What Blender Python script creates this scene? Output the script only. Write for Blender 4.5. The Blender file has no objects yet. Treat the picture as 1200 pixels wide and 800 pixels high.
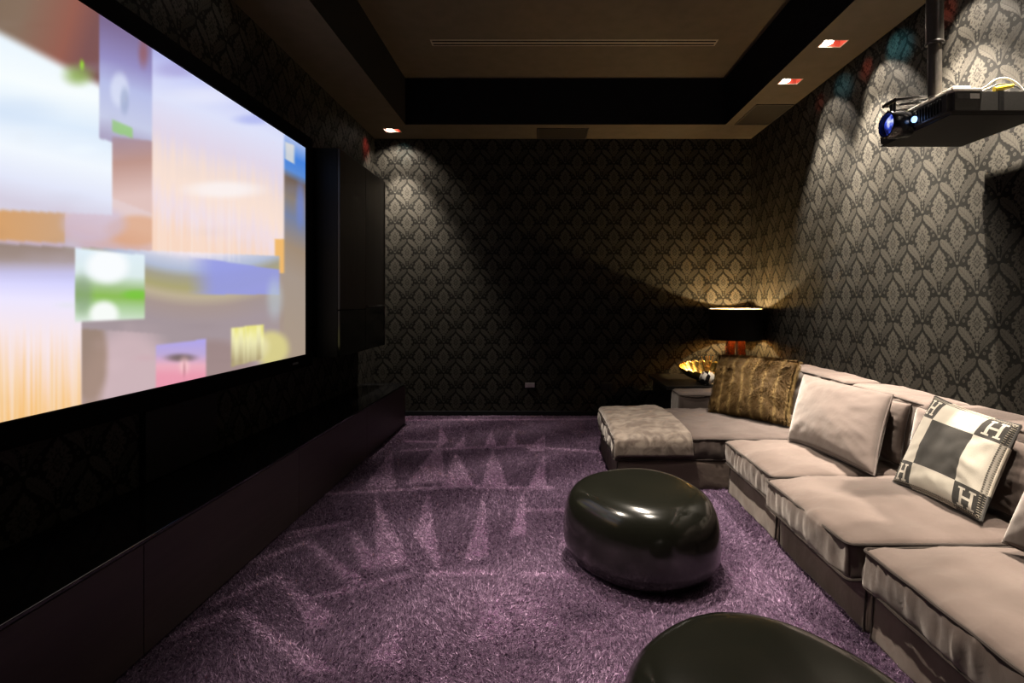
import bpy, bmesh, math, random
import numpy as np
from mathutils import Vector, Matrix, noise
random.seed(7)
R = math.radians
SC = bpy.context.scene
COL = SC.collection

# ------------------------------------------------------------------ camera
F = 620.0                       # focal length in pixels of a 1200 x 800 frame
EYE = 1.25
HX, HY = 635.0, 353.0           # vanishing point of the room's long axis
cam_d = bpy.data.cameras.new('camera')
cam = bpy.data.objects.new('camera', cam_d); COL.objects.link(cam)
cam.location = (0, 0, EYE); cam.rotation_euler = (R(90), 0, 0)
cam_d.sensor_width = 36.0; cam_d.lens = F / 1200 * 36
cam_d.shift_x = -(HX - 600) / 1200; cam_d.shift_y = -(400 - HY) / 1200
cam_d.clip_start = 0.02
SC.camera = cam

# ------------------------------------------------------------------ world, exposure
SC.view_settings.view_transform = 'Standard'
SC.view_settings.look = 'None'
SC.view_settings.exposure = 0.0
SC.view_settings.gamma = 1.0
SC.view_settings.use_curve_mapping = False
W = bpy.data.worlds.new('world'); SC.world = W; W.use_nodes = True
W.node_tree.nodes['Background'].inputs[0].default_value = (0.0, 0.0, 0.0, 1)

# ------------------------------------------------------------------ light levels (tune here)
WARM = (1.0, 0.88, 0.74)
WALL_SPOT = 600.0                # recessed spots over the sofa
PEAK_SPOT = 55.0
FRINGE = 5.0
SOFA_SPOT = 230.0
LEFT_SPOT = 520.0                # recessed spot beside the black cabinet
TRAY_SPOT = 440.0               # added downlights out of view that brighten sofa and carpet
LAMP_UP, LAMP_DOWN = 86.0, 9.0
SCREEN = 1.0

# room numbers (metres)
XL, XR, YB, YF = -1.80, 2.252, 5.70, -1.6
ZS, ZT = 3.0, 3.456             # border ceiling, raised ceiling
TX0, TX1, TY0, TY1 = -1.352, 1.82, -1.1, 5.24

# ------------------------------------------------------------------ helpers
def sl(c):
    return tuple((v / 12.92 if v <= 0.04045 else ((v + 0.055) / 1.055) ** 2.4) for v in [x / 255.0 for x in c])

def mat(name, col=(0.5, 0.5, 0.5), rough=0.5, metal=0.0, spec=0.5, sheen=0.0, coat=0.0, emit=None, estr=0.0, sheen_tint=None, bump=None):
    m = bpy.data.materials.new(name); m.use_nodes = True
    nt = m.node_tree; b = nt.nodes['Principled BSDF']
    b.inputs['Base Color'].default_value = (*col, 1)
    b.inputs['Roughness'].default_value = rough
    b.inputs['Metallic'].default_value = metal
    b.inputs['Specular IOR Level'].default_value = spec
    b.inputs['Sheen Weight'].default_value = sheen
    b.inputs['Coat Weight'].default_value = coat
    b.inputs['Coat Roughness'].default_value = 0.08
    if sheen_tint: b.inputs['Sheen Tint'].default_value = (*sheen_tint, 1)
    if emit:
        b.inputs['Emission Color'].default_value = (*emit, 1)
        b.inputs['Emission Strength'].default_value = estr
    if bump:
        scale, strength, dist = bump
        tc = nt.nodes.new('ShaderNodeTexCoord'); n = nt.nodes.new('ShaderNodeTexNoise'); bp = nt.nodes.new('ShaderNodeBump')
        n.inputs['Scale'].default_value = scale; n.inputs['Detail'].default_value = 5
        bp.inputs['Strength'].default_value = strength; bp.inputs['Distance'].default_value = dist
        nt.links.new(tc.outputs['Object'], n.inputs['Vector']); nt.links.new(n.outputs['Fac'], bp.inputs['Height'])
        nt.links.new(bp.outputs['Normal'], b.inputs['Normal'])
    return m

def vary(m, scale, c0, c1, lo=0.35, hi=0.65, detail=6, stretch=(1, 1, 1)):
    """mottled base colour between c0 and c1"""
    nt = m.node_tree; b = nt.nodes['Principled BSDF']
    tc = nt.nodes.new('ShaderNodeTexCoord'); mp = nt.nodes.new('ShaderNodeMapping'); n = nt.nodes.new('ShaderNodeTexNoise'); r = nt.nodes.new('ShaderNodeValToRGB')
    mp.inputs['Scale'].default_value = stretch
    n.inputs['Scale'].default_value = scale; n.inputs['Detail'].default_value = detail
    r.color_ramp.elements[0].position = lo; r.color_ramp.elements[0].color = (*c0, 1)
    r.color_ramp.elements[1].position = hi; r.color_ramp.elements[1].color = (*c1, 1)
    nt.links.new(tc.outputs['Object'], mp.inputs['Vector']); nt.links.new(mp.outputs['Vector'], n.inputs['Vector'])
    nt.links.new(n.outputs['Fac'], r.inputs['Fac']); nt.links.new(r.outputs['Color'], b.inputs['Base Color'])
    return m

class E:
    """a value inside a node tree that can be written as arithmetic"""
    nt = None
    def __init__(s, sock): s.s = sock
def _n(op, *a):
    nd = E.nt.nodes.new('ShaderNodeMath'); nd.operation = op
    for i, v in enumerate(a):
        if isinstance(v, E): E.nt.links.new(v.s, nd.inputs[i])
        else: nd.inputs[i].default_value = float(v)
    return E(nd.outputs[0])
E.__add__ = lambda a, b: _n('ADD', a, b); E.__radd__ = lambda a, b: _n('ADD', b, a)
E.__sub__ = lambda a, b: _n('SUBTRACT', a, b); E.__rsub__ = lambda a, b: _n('SUBTRACT', b, a)
E.__mul__ = lambda a, b: _n('MULTIPLY', a, b); E.__rmul__ = lambda a, b: _n('MULTIPLY', b, a)
E.__truediv__ = lambda a, b: _n('DIVIDE', a, b); E.__neg__ = lambda a: _n('MULTIPLY', a, -1.0)
def eabs(a): return _n('ABSOLUTE', a)
def efr(a): return _n('FRACT', a)
def emax(a, b): return _n('MAXIMUM', a, b)
def emin(a, b): return _n('MINIMUM', a, b)
def esin(a): return _n('SINE', a)
def ecos(a): return _n('COSINE', a)
def esq(a): return _n('SQRT', a)
def eat(a, b): return _n('ARCTAN2', a, b)
def elt(a, b): return _n('LESS_THAN', a, b)
def egt(a, b): return _n('GREATER_THAN', a, b)
def sstep(a, w):
    """0..1 as a goes from -w to w"""
    nd = E.nt.nodes.new('ShaderNodeMapRange'); nd.interpolation_type = 'SMOOTHSTEP'
    E.nt.links.new(a.s, nd.inputs[0]); nd.inputs[1].default_value = -w; nd.inputs[2].default_value = w
    return E(nd.outputs[0])
def uv_axes(nt, name=None):
    E.nt = nt
    u = nt.nodes.new('ShaderNodeUVMap'); s = nt.nodes.new('ShaderNodeSeparateXYZ')
    nt.links.new(u.outputs[0], s.inputs[0])
    return E(s.outputs[0]), E(s.outputs[1]), u
def cmix(nt, fac, c0, c1):
    m = nt.nodes.new('ShaderNodeMix'); m.data_type = 'RGBA'
    nt.links.new(fac.s, m.inputs[0])
    for i, c in ((6, c0), (7, c1)):
        if hasattr(c, 'is_linked') or hasattr(c, 'links'): nt.links.new(c, m.inputs[i])
        else: m.inputs[i].default_value = (*c, 1)
    return m.outputs[2]

def tag(o, label=None, cat=None, group=None, kind=None):
    if label: o['label'] = label
    if cat: o['category'] = cat
    if group: o['group'] = group
    if kind: o['kind'] = kind
    return o
def empty(name, loc, label, cat, group=None, rz=0.0):
    o = bpy.data.objects.new(name, None); COL.objects.link(o)
    o.location = loc; o.rotation_euler = (0, 0, rz); o.empty_display_size = 0.1
    return tag(o, label, cat, group)
def mesh_obj(name, verts, faces, m, parent=None, smooth=True, uvs=None):
    me = bpy.data.meshes.new(name); me.from_pydata([tuple(v) for v in verts], [], faces); me.update()
    return link(name, me, m, parent, smooth, uvs)
def link(name, me, m, parent=None, smooth=False, uvs=None):
    o = bpy.data.objects.new(name, me); COL.objects.link(o)
    for x in (m if isinstance(m, (list, tuple)) else [m]): me.materials.append(x)
    if smooth: me.polygons.foreach_set('use_smooth', [True] * len(me.polygons))
    if uvs is not None:
        l = me.uv_layers.new(name='UVMap')
        vi = np.zeros(len(me.loops), dtype=np.int32); me.loops.foreach_get('vertex_index', vi)
        l.data.foreach_set('uv', np.asarray(uvs, dtype=np.float32)[vi].ravel())
    if parent is not None: o.parent = parent
    return o

class MB:
    """collects shapes into one mesh"""
    def __init__(s): s.bm = bmesh.new()
    def box(s, x0, x1, y0, y1, z0, z1, bev=0.0, seg=2):
        t = bmesh.new(); bmesh.ops.create_cube(t, size=1.0)
        for v in t.verts: v.co = Vector((x0 + (v.co.x + .5) * (x1 - x0), y0 + (v.co.y + .5) * (y1 - y0), z0 + (v.co.z + .5) * (z1 - z0)))
        if bev > 0: bmesh.ops.bevel(t, geom=list(t.edges), offset=bev, segments=seg, profile=0.5, affect='EDGES')
        s.add(t); return s
    def add(s, t, M=None):
        if M is not None: bmesh.ops.transform(t, matrix=M, verts=t.verts)
        me = bpy.data.meshes.new('tmp'); t.to_mesh(me); t.free(); s.bm.from_mesh(me); bpy.data.meshes.remove(me)
    def tube(s, pts, r, n=10, closed=False, caps=True):
        pts = [Vector(p) for p in pts]; N = len(pts); rings = []
        rr = r if isinstance(r, (list, tuple)) else [r] * N
        ref = None
        for i, p in enumerate(pts):
            a = pts[(i - 1) % N] if (closed or i > 0) else p
            b = pts[(i + 1) % N] if (closed or i < N - 1) else p
            d = (b - a).normalized()
            if ref is None: ref = Vector((0, 0, 1)) if abs(d.z) < .9 else Vector((1, 0, 0))
            u = d.cross(ref).normalized(); v = u.cross(d).normalized(); ref = v
            rings.append([s.bm.verts.new(p + (u * math.cos(2 * math.pi * k / n) + v * math.sin(2 * math.pi * k / n)) * rr[i]) for k in range(n)])
        for i in range(N if closed else N - 1):
            A, B = rings[i], rings[(i + 1) % N]
            for k in range(n): s.bm.faces.new((A[k], A[(k + 1) % n], B[(k + 1) % n], B[k]))
        if caps and not closed:
            s.bm.faces.new(rings[0][::-1]); s.bm.faces.new(rings[-1])
        return s
    def lathe(s, prof, n=32, M=None):
        t = bmesh.new(); rings = []
        for (r, z) in prof:
            rings.append([t.verts.new((0, 0, z))] if r < 1e-6 else [t.verts.new((r * math.cos(2 * math.pi * k / n), r * math.sin(2 * math.pi * k / n), z)) for k in range(n)])
        for A, B in zip(rings, rings[1:]):
            for k in range(n):
                q = [A[k % len(A)], A[(k + 1) % len(A)], B[(k + 1) % len(B)], B[k % len(B)]]
                q2 = []
                for v in q:
                    if v not in q2: q2.append(v)
                if len(q2) > 2: t.faces.new(q2)
        bmesh.ops.recalc_face_normals(t, faces=t.faces)
        s.add(t, M); return s
    def build(s, name, m, parent=None, smooth=False):
        me = bpy.data.meshes.new(name); bmesh.ops.recalc_face_normals(s.bm, faces=s.bm.faces)
        s.bm.to_mesh(me); s.bm.free()
        o = link(name, me, m, parent, smooth)
        if smooth:
            try: me.set_sharp_from_angle(angle=R(40))
            except Exception: pass
        return o

def structure(o): o['kind'] = 'structure'; return o

# ------------------------------------------------------------------ materials
def wallpaper():
    m = mat('damask_wallpaper', rough=0.6, spec=0.06)
    nt = m.node_tree; b = nt.nodes['Principled BSDF']
    u, v, uvn = uv_axes(nt)
    PW, PV, k = 0.262, 0.322, 1.229
    x = u / PW; y = v / PV
    def motif(xx, yy):
        f = efr(xx) - 0.5
        a = eabs(f); bb = (efr(yy) - 0.5) * k
        # palmette: broad lobed outline, pointed at the top and bottom, with darker veins
        py = bb - 0.025
        th = eat(a, py)                          # 0 straight up
        r = esq(a * a + py * py)
        rad = 0.248 + 0.052 * ecos(th * 2.0) + 0.020 * ecos(th * 8.0) + 0.026 * ecos(th * 4.0) + 0.013 * ecos(th * 14.0)
        d = sstep(rad - r, 0.012)
        ve = sstep(esin(th * 14.0) * esin(r * 40.0 + 0.6) - 0.38, 0.2)
        ring = sstep(0.015 - eabs(r - 0.085 - 0.03 * ecos(th * 2.0) - 0.015 * ecos(th * 6.0)), 0.008)
        eye = sstep(0.022 - eabs(r - 0.030), 0.010)
        med = d * (1.0 - 0.62 * ve) * (1.0 - 0.75 * ring) * (1.0 - 0.35 * eye)
        # beaded stalk under the palmette and knot at the joint
        stalk = sstep(0.018 - a, 0.006) * sstep(0.10 - eabs(bb + 0.42), 0.03) * sstep(esin(bb * 90.0) + 0.5, 0.4) * 0.85
        bead = sstep(0.038 - esq(a * a + (bb + 0.590) * (bb + 0.590)), 0.008)
        # curling leaf along the lower edge of the ogee, its tail swinging down beside the stalk
        dx, dy, L = 0.610, 0.792, 0.690
        qx = a - 0.040; qy = bb + 0.600
        t = (qx * dx + qy * dy) / L
        n = qy * dx - qx * dy
        tt = emin(emax(t, 0.001), 0.999)
        nn = n - esin(tt * 3.1416) * (1.0 - 0.9 * tt) * 0.085
        w = _n('POWER', tt, 1.25) * _n('POWER', 1.0 - tt, 0.55) * 0.268
        scal = 1.0 + 0.07 * esin(t * 46.0)
        lf = sstep(w * scal - eabs(nn), 0.009) * egt(t, 0.0) * elt(t, 1.0)
        rib = sstep(0.0065 - eabs(nn + 0.012), 0.005) * 0.45
        barb = sstep(esin(t * 58.0 - eabs(nn + 0.012) * 80.0) - 0.45, 0.3) * 0.22
        side = elt(f, 0.0)
        lf = lf * (1.0 - rib) * (1.0 - barb) * (0.66 + 0.34 * side)  # one leaf of each pair toned lighter, painting in its sheen
        # small curls between leaf and palmette
        def dot(cx, cy, rr):
            q = esq((a - cx) * (a - cx) + (bb - cy) * (bb - cy))
            return sstep(rr - q, 0.007) * (1.0 - 0.7 * sstep(rr * 0.45 - q, 0.006))
        cu = emax(emax(dot(.080, -.315, .036), dot(.150, -.250, .036)), emax(dot(.220, -.170, .032), dot(.300, -.085, .030)))
        cu = emax(cu, emax(dot(.085, -.395, .026), dot(.33, .07, .034)))
        cu = emax(cu, dot(.275, .175, .030))
        return emax(emax(med, lf), emax(emax(stalk, bead), cu * 0.8))
    p = emax(motif(x, y), motif(x + 0.5, y + 0.5))
    # woven grain
    nz = nt.nodes.new('ShaderNodeTexNoise'); nz.inputs['Scale'].default_value = 330; nz.inputs['Detail'].default_value = 2
    nt.links.new(uvn.outputs[0], nz.inputs['Vector'])
    g = E(nz.outputs['Fac'])
    p2 = p * (0.78 + 0.44 * g)
    flecks = sstep(g - 0.60, 0.05) * 0.16
    p2 = emin(emax(p2, flecks), 1.0)
    col = cmix(nt, p2, (0.0040, 0.0037, 0.0031), (0.031, 0.0284, 0.0236))
    nt.links.new(col, b.inputs['Base Color'])
    rr = 0.70 - 0.16 * p2
    nt.links.new(rr.s, b.inputs['Roughness'])
    bp = nt.nodes.new('ShaderNodeBump'); bp.inputs['Strength'].default_value = 0.25; bp.inputs['Distance'].default_value = 0.002
    nt.links.new(p2.s, bp.inputs['Height']); nt.links.new(bp.outputs['Normal'], b.inputs['Normal'])
    return m

M_PAPER = wallpaper()
M_PAINT = vary(mat('taupe_ceiling_paint', rough=0.8, spec=0.1), 9, (0.070, 0.059, 0.045), (0.080, 0.067, 0.052))
M_BLACKPAINT = vary(mat('black_paint', rough=0.8, spec=0.12), 9, (0.006, 0.0065, 0.008), (0.008, 0.008, 0.009))
M_VELVETBLACK = vary(mat('black_velvet_frame', rough=0.95, spec=0.05), 300, (0.0025, 0.0025, 0.0028), (0.004, 0.004, 0.0045))
M_CARCASS = vary(mat('matt_black_wood', rough=0.5, spec=0.2), 40, (0.004, 0.004, 0.004), (0.006, 0.006, 0.006), stretch=(1, 1, .05))
M_CAB = vary(mat('black_stained_wood', rough=0.38, spec=0.45), 40, (0.024, 0.021, 0.018), (0.036, 0.031, 0.027), stretch=(1, 1, .05))
M_CABGLOSS = vary(mat('black_lacquer', rough=0.12, spec=0.5), 40, (0.004, 0.004, 0.0042), (0.006, 0.006, 0.006))
M_CONSOLE = vary(mat('dark_brown_satin_lacquer', rough=0.45, spec=0.4), 30, (0.034, 0.0235, 0.0245), (0.042, 0.029, 0.030), stretch=(1, .05, 1))
M_GLASSTOP = vary(mat('black_glass', rough=0.07, spec=0.5), 20, (0.0025, 0.0025, 0.003), (0.004, 0.004, 0.004))
M_METAL_DARK = vary(mat('dark_metal', rough=0.4, metal=0.6), 60, (0.02, 0.02, 0.021), (0.035, 0.034, 0.034))
M_STEEL = vary(mat('brushed_steel', rough=0.35, metal=0.9), 90, (0.38, 0.37, 0.35), (0.5, 0.49, 0.47), stretch=(1, .1, 1))

def velvet(name, c0, c1, sheen=0.35):
    m = vary(mat(name, rough=0.8, spec=0.1, sheen=sheen, sheen_tint=(0.95, 0.88, 0.82)), 5.0, c0, c1, 0.3, 0.7, 5)
    nt = m.node_tree; b = nt.nodes['Principled BSDF']
    b.inputs['Sheen Roughness'].default_value = 0.45
    tc = nt.nodes.new('ShaderNodeTexCoord')
    n1 = nt.nodes.new('ShaderNodeTexNoise'); n1.inputs['Scale'].default_value = 7; n1.inputs['Detail'].default_value = 3; n1.inputs['Distortion'].default_value = 0.2
    n2 = nt.nodes.new('ShaderNodeTexNoise'); n2.inputs['Scale'].default_value = 420; n2.inputs['Detail'].default_value = 2
    for n in (n1, n2): nt.links.new(tc.outputs['Object'], n.inputs['Vector'])
    E.nt = nt
    h = E(n1.outputs['Fac']) + E(n2.outputs['Fac']) * 0.05
    bp = nt.nodes.new('ShaderNodeBump'); bp.inputs['Strength'].default_value = 0.45; bp.inputs['Distance'].default_value = 0.016
    nt.links.new(h.s, bp.inputs['Height']); nt.links.new(bp.outputs['Normal'], b.inputs['Normal'])
    return m
M_SOFA = velvet('taupe_velvet', (0.0598, 0.0440, 0.0373), (0.0838, 0.0628, 0.0542))
M_SOFA_DARK = velvet('mushroom_velvet', (0.0396, 0.0291, 0.0254), (0.0549, 0.0408, 0.0362))
M_PIPE = velvet('dark_piping', (0.0225, 0.0175, 0.0150), (0.0350, 0.0275, 0.0240), 0.1)
M_SKIRT = velvet('taupe_skirt_velvet', (0.0730, 0.0540, 0.0446), (0.1042, 0.0782, 0.0652), 0.25)
M_THROW = velvet('silky_fur_throw', (0.075, 0.057, 0.047), (0.1550, 0.1275, 0.1050), 0.5)
M_THROW.node_tree.nodes['Principled BSDF'].inputs['Roughness'].default_value = 0.55
for nd in M_THROW.node_tree.nodes:
    if nd.type == 'TEX_NOISE' and abs(nd.inputs['Scale'].default_value - 5.0) < .01:
        nd.inputs['Scale'].default_value = 13.0; nd.inputs['Distortion'].default_value = 0.9
    if nd.type == 'VALTORGB': nd.color_ramp.elements[0].position = .40; nd.color_ramp.elements[1].position = .62

# ------------------------------------------------------------------ room shell
def wall_quad(name, a, b, z0, z1, ustart=0.0, m=M_PAPER):
    a = Vector((*a, 0)); b = Vector((*b, 0)); L = (b - a).length
    vs = [(a.x, a.y, z0), (b.x, b.y, z0), (b.x, b.y, z1), (a.x, a.y, z1)]
    uv = [(ustart, z0), (ustart + L, z0), (ustart + L, z1), (ustart, z1)]
    return structure(mesh_obj(name, vs, [(0, 1, 2, 3)], m, smooth=False, uvs=uv))
wall_quad('wall_left', (XL, YF), (XL, YB), 0, 3.6, 0.10)
wall_quad('wall_back', (XL, YB), (XR, YB), 0, 3.6, 0.045)
wall_quad('wall_right', (XR, YB), (XR, YF), 0, 3.6, 0.05)
wall_quad('wall_front', (XR, YF), (XL, YF), 0, 3.6)

# raised ceiling
mb = MB(); mb.box(XL, XR, YF, YB, ZT, ZT + 0.15); structure(mb.build('ceiling', M_PAINT))

SPOTS = [(1.975, 4.21), (1.975, 3.593), (1.955, 2.86), (1.975, 2.24), (1.975, 1.62), (1.975, 1.0), (1.975, 0.38)]
LSPOTS = [(-1.53, 5.42), (-1.53, 2.85), (-1.53, 1.95)]
HW, HL = 0.075, 0.048           # half size of a light's opening
def border_ceiling():
    xs = sorted({XL, XR, TX0, TX1} | {s[0] + d for s in SPOTS + LSPOTS for d in (-HW, HW)})
    ys = sorted({YF, YB, TY0, TY1} | {s[1] + d for s in SPOTS + LSPOTS for d in (-HL, HL)})
    bm = bmesh.new(); cache = {}
    def V(x, y, z):
        kk = (round(x, 5), round(y, 5), round(z, 5))
        if kk not in cache: cache[kk] = bm.verts.new((x, y, z))
        return cache[kk]
    for i in range(len(xs) - 1):
        for j in range(len(ys) - 1):
            cx, cy = (xs[i] + xs[i + 1]) / 2, (ys[j] + ys[j + 1]) / 2
            if TX0 < cx < TX1 and TY0 < cy < TY1: continue
            if any(abs(cx - s[0]) < HW and abs(cy - s[1]) < HL for s in SPOTS + LSPOTS): continue
            f = bm.faces.new((V(xs[i], ys[j], ZS), V(xs[i], ys[j + 1], ZS), V(xs[i + 1], ys[j + 1], ZS), V(xs[i + 1], ys[j], ZS)))
            f.material_index = 0
    lip = 0.035
    for (ax, ay), (bx, by) in (((TX0, TY0), (TX0, TY1)), ((TX0, TY1), (TX1, TY1)), ((TX1, TY1), (TX1, TY0)), ((TX1, TY0), (TX0, TY0))):
        f = bm.faces.new((V(ax, ay, ZS), V(bx, by, ZS), V(bx, by, ZT), V(ax, ay, ZT))); f.material_index = 1
    me = bpy.data.meshes.new('trim_1'); bm.to_mesh(me); bm.free()
    return structure(link('trim_1', me, [M_PAINT, M_BLACKPAINT]))
border_ceiling()

# baseboards
mb = MB(); mb.box(XL, XR, YB - 0.014, YB, 0, 0.07, 0.003); structure(mb.build('baseboard_back', M_BLACKPAINT))
mb = MB(); mb.box(XL, XL + 0.014, YF, YB - 0.014, 0, 0.07, 0.003); structure(mb.build('baseboard_left', M_BLACKPAINT))
mb = MB(); mb.box(XR - 0.014, XR, YF, YB - 0.014, 0, 0.07, 0.003); structure(mb.build('baseboard_right', M_BLACKPAINT))

# ------------------------------------------------------------------ carpet (the floor): dense pile with vacuum strokes
def fl(px, py):
    Y = EYE * F / (py - HY); return ((px - HX) * Y / F, Y)
def c7(x, y): return fl(340 + x / 2.5, 480 + y / 2.5)
def c3(x, y): return fl(x / 2.162, 430 + y / 2.162)
TRI = [[c7(245, 245), c7(250, 480), c7(352, 470)], [c7(402, 240), c7(362, 385), c7(440, 485)], [c7(565, 250), c7(505, 470), c7(580, 440)],
       [c7(685, 240), c7(640, 385), c7(692, 380)], [c7(485, 128), c7(442, 236), c7(542, 236)], [c7(590, 122), c7(558, 236), c7(640, 236)],
       [c7(747, 130), c7(690, 246), c7(745, 242)], [c7(440, 98), c7(335, 230), c7(452, 222)], [c7(297, 128), c7(212, 242), c7(306, 236)],
       [c7(155, 342), c7(218, 490), c7(272, 470)], [c7(42, 398), c7(155, 512), c7(215, 510)], [c7(-5, 535), c7(50, 660), c7(120, 650)],
       [c7(590, 62), c7(563, 122), c7(602, 116)], [c7(655, 66), c7(628, 118), c7(662, 116)], [c7(745, 78), c7(688, 130), c7(745, 130)],
       [c7(508, 80), c7(478, 122), c7(510, 116)], [c3(600, 632), c3(770, 800), c3(860, 790)], [c3(700, 545), c3(770, 650), c3(850, 650)],
       [c3(870, 405), c3(915, 525), c3(970, 515)], [c7(440, 52), c7(430, 122), c7(462, 100)], [c7(820, 300), c7(790, 420), c7(830, 400)],
       [c7(310, 640), c7(220, 760), c7(330, 780)], [c7(600, 560), c7(520, 700), c7(640, 680)]]
SEG = [(c7(110, 258), c7(545, 232)), (c7(545, 238), c7(760, 240)), (c7(335, 128), c7(640, 116)), (c7(690, 118), c7(900, 132)), (c7(50, 572), c7(325, 505)),
       (c7(410, 498), c7(585, 492)), (c7(10, 385), c7(155, 345)), (c3(440, 700), c3(600, 632)), (c3(545, 612), c3(700, 545)), (c3(480, 670), c3(560, 640)),
       (c3(740, 430), c3(872, 405)), (c3(660, 500), c3(775, 455)), (c3(775, 455), c3(900, 560)), (c3(600, 632), c3(720, 730)), (c7(680, 305), c7(810, 305)),
       (c7(0, 40), c7(900, 34)), (c7(340, 100), c7(440, 104)), (c7(600, 120), c7(700, 112)), (c7(690, 498), c7(860, 500)), (c3(700, 545), c3(800, 640))]
def carpet():
    x0, x1, y0, y1 = XL, XR, YF, YB
    xs = np.arange(x0, x1 + 1e-6, (x1 - x0) / 330)
    ya = np.arange(y0, 0.9, 0.05); yb = np.linspace(0.9, y1, 400)
    ys = np.concatenate([ya, yb])
    X, Y = np.meshgrid(xs, ys)
    P = np.stack([X, Y], -1)
    rng = np.random.default_rng(3)
    v = np.zeros_like(X)
    for t in TRI:
        a, b, c = [np.array(q) for q in t]
        def side(p, q): return (q[0] - p[0]) * (Y - p[1]) - (q[1] - p[1]) * (X - p[0])
        area = (b[0] - a[0]) * (c[1] - a[1]) - (b[1] - a[1]) * (c[0] - a[0])
        l0 = side(b, c) / area; l1 = side(c, a) / area; l2 = side(a, b) / area
        ins = np.clip(np.minimum(np.minimum(l0, l1), l2) * 14 + 0.35, 0, 1)
        v = np.maximum(v, ins * (0.42 + 0.45 * (1 - np.clip(l0, 0, 1))))
    for a, b in SEG:
        a = np.array(a); b = np.array(b); d = b - a; L2 = d @ d
        t = np.clip(((X - a[0]) * d[0] + (Y - a[1]) * d[1]) / L2, 0, 1)
        dist = np.hypot(X - a[0] - t * d[0], Y - a[1] - t * d[1])
        v = np.maximum(v, np.exp(-(dist / (0.013 + .004 * a[1])) ** 2) * 0.8)
    # ruffled pile and tread marks, with painted light near right
    def lump(n, s0, s1):
        out = np.zeros_like(X)
        for _ in range(n):
            cx, cy = rng.uniform(-1.3, 2.1), rng.uniform(0.9, 5.6); s = rng.uniform(s0, s1); an = rng.uniform(0, 3.14); st = rng.uniform(1.0, 2.6)
            dx, dy = X - cx, Y - cy; ca, sa = math.cos(an), math.sin(an)
            out += np.exp(-(((dx * ca + dy * sa) / (s * st)) ** 2 + ((-dx * sa + dy * ca) / s) ** 2)) * rng.uniform(-1, 1)
        return out
    near = np.clip((3.2 - Y) / 1.2, 0, 1) * np.clip((X + 0.9) / 0.8, 0, 1)  # puts the brighter light on this carpet area into the pile colour
    v = v + near * (0.38 + np.clip(lump(420, 0.02, 0.075), -1.2, 1.2) * 0.50) + np.clip(lump(220, 0.04, 0.12), -1, 1) * 0.08
    fine = rng.normal(0, 1, X.shape)
    Z = 0.018 + fine * 0.0028 + np.clip(lump(300, 0.03, 0.08), -1, 1) * 0.004 + 0.004 * v
    Z[Y < 0.9] = 0.018
    ny, nx = X.shape
    verts = np.stack([X, Y, Z], -1).reshape(-1, 3)
    idx = np.arange(ny * nx).reshape(ny, nx)
    faces = np.stack([idx[:-1, :-1], idx[:-1, 1:], idx[1:, 1:], idx[1:, :-1]], -1).reshape(-1, 4)
    m = mat('purple_shag_carpet', rough=0.85, spec=0.12, sheen=0.3, sheen_tint=(0.8, 0.6, 0.85))
    nt = m.node_tree; b = nt.nodes['Principled BSDF']; E.nt = nt
    b.inputs['Sheen Roughness'].default_value = 0.35
    at = nt.nodes.new('ShaderNodeAttribute'); at.attribute_name = 'pile'
    tc = nt.nodes.new('ShaderNodeTexCoord')
    n1 = nt.nodes.new('ShaderNodeTexNoise'); n1.inputs['Scale'].default_value = 260; n1.inputs['Detail'].default_value = 3
    n2 = nt.nodes.new('ShaderNodeTexNoise'); n2.inputs['Scale'].default_value = 60; n2.inputs['Detail'].default_value = 5
    for n in (n1, n2): nt.links.new(tc.outputs['Object'], n.inputs['Vector'])
    a = E(at.outputs['Fac'])
    sp = E(n1.outputs['Fac']) - 0.5; bl = E(n2.outputs['Fac']) - 0.5
    f = a * emax(0.62 + sp * 5.5 + bl * 2.6, 0.0) * 0.75 + sp * 0.85 + bl * 0.75 + 0.15
    f = emin(emax(f, 0.0), 1.0)
    col = cmix(nt, f, (0.0085, 0.0034, 0.0115), (0.150, 0.090, 0.150))
    nt.links.new(col, b.inputs['Base Color'])
    h = E(n1.outputs['Fac']) + E(n2.outputs['Fac'])
    bp = nt.nodes.new('ShaderNodeBump'); bp.inputs['Strength'].default_value = 0.8; bp.inputs['Distance'].default_value = 0.012
    nt.links.new(h.s, bp.inputs['Height']); nt.links.new(bp.outputs['Normal'], b.inputs['Normal'])
    o = mesh_obj('floor', verts, faces.tolist(), m)
    at_ = o.data.attributes.new('pile', 'FLOAT', 'POINT')
    at_.data.foreach_set('value', np.clip(v, -0.3, 1).ravel().astype(np.float32))
    structure(o)
    # standing tufts
    n = 760000
    u = rng.random(n); ty = 0.95 + (y1 - 0.97) * u ** 1.35; tx = x0 + 0.02 + (x1 - x0 - 0.04) * rng.random(n)
    keep = (tx > -1.42) & (tx < 1.30) & ((ty > 3.2) | (tx > -ty * 1.05)); tx, ty = tx[keep], ty[keep]; n = len(tx)
    iy = np.clip(np.searchsorted(ys, ty) - 1, 0, ny - 2); ix = np.clip(((tx - x0) / (xs[1] - xs[0])).astype(int), 0, nx - 2)
    val = v[iy, ix]; zb = Z[iy, ix] - .004
    ang = rng.uniform(0, 2 * math.pi, n); wd = rng.uniform(.0010, .0021, n) * (0.62 + .24 * ty); hgt = rng.uniform(.008, .017, n)
    lx = rng.normal(0, .006, n) + .006 * np.sin(tx * 9 + ty * 4) ; ly = rng.normal(0, .006, n) - .007 * np.clip(val, 0, 1) + .005 * np.sin(tx * 5 - ty * 7)
    A = np.stack([tx - np.cos(ang) * wd, ty - np.sin(ang) * wd, zb], -1); B = np.stack([tx + np.cos(ang) * wd, ty + np.sin(ang) * wd, zb], -1)
    T = np.stack([tx + lx, ty + ly, zb + hgt], -1)
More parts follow.
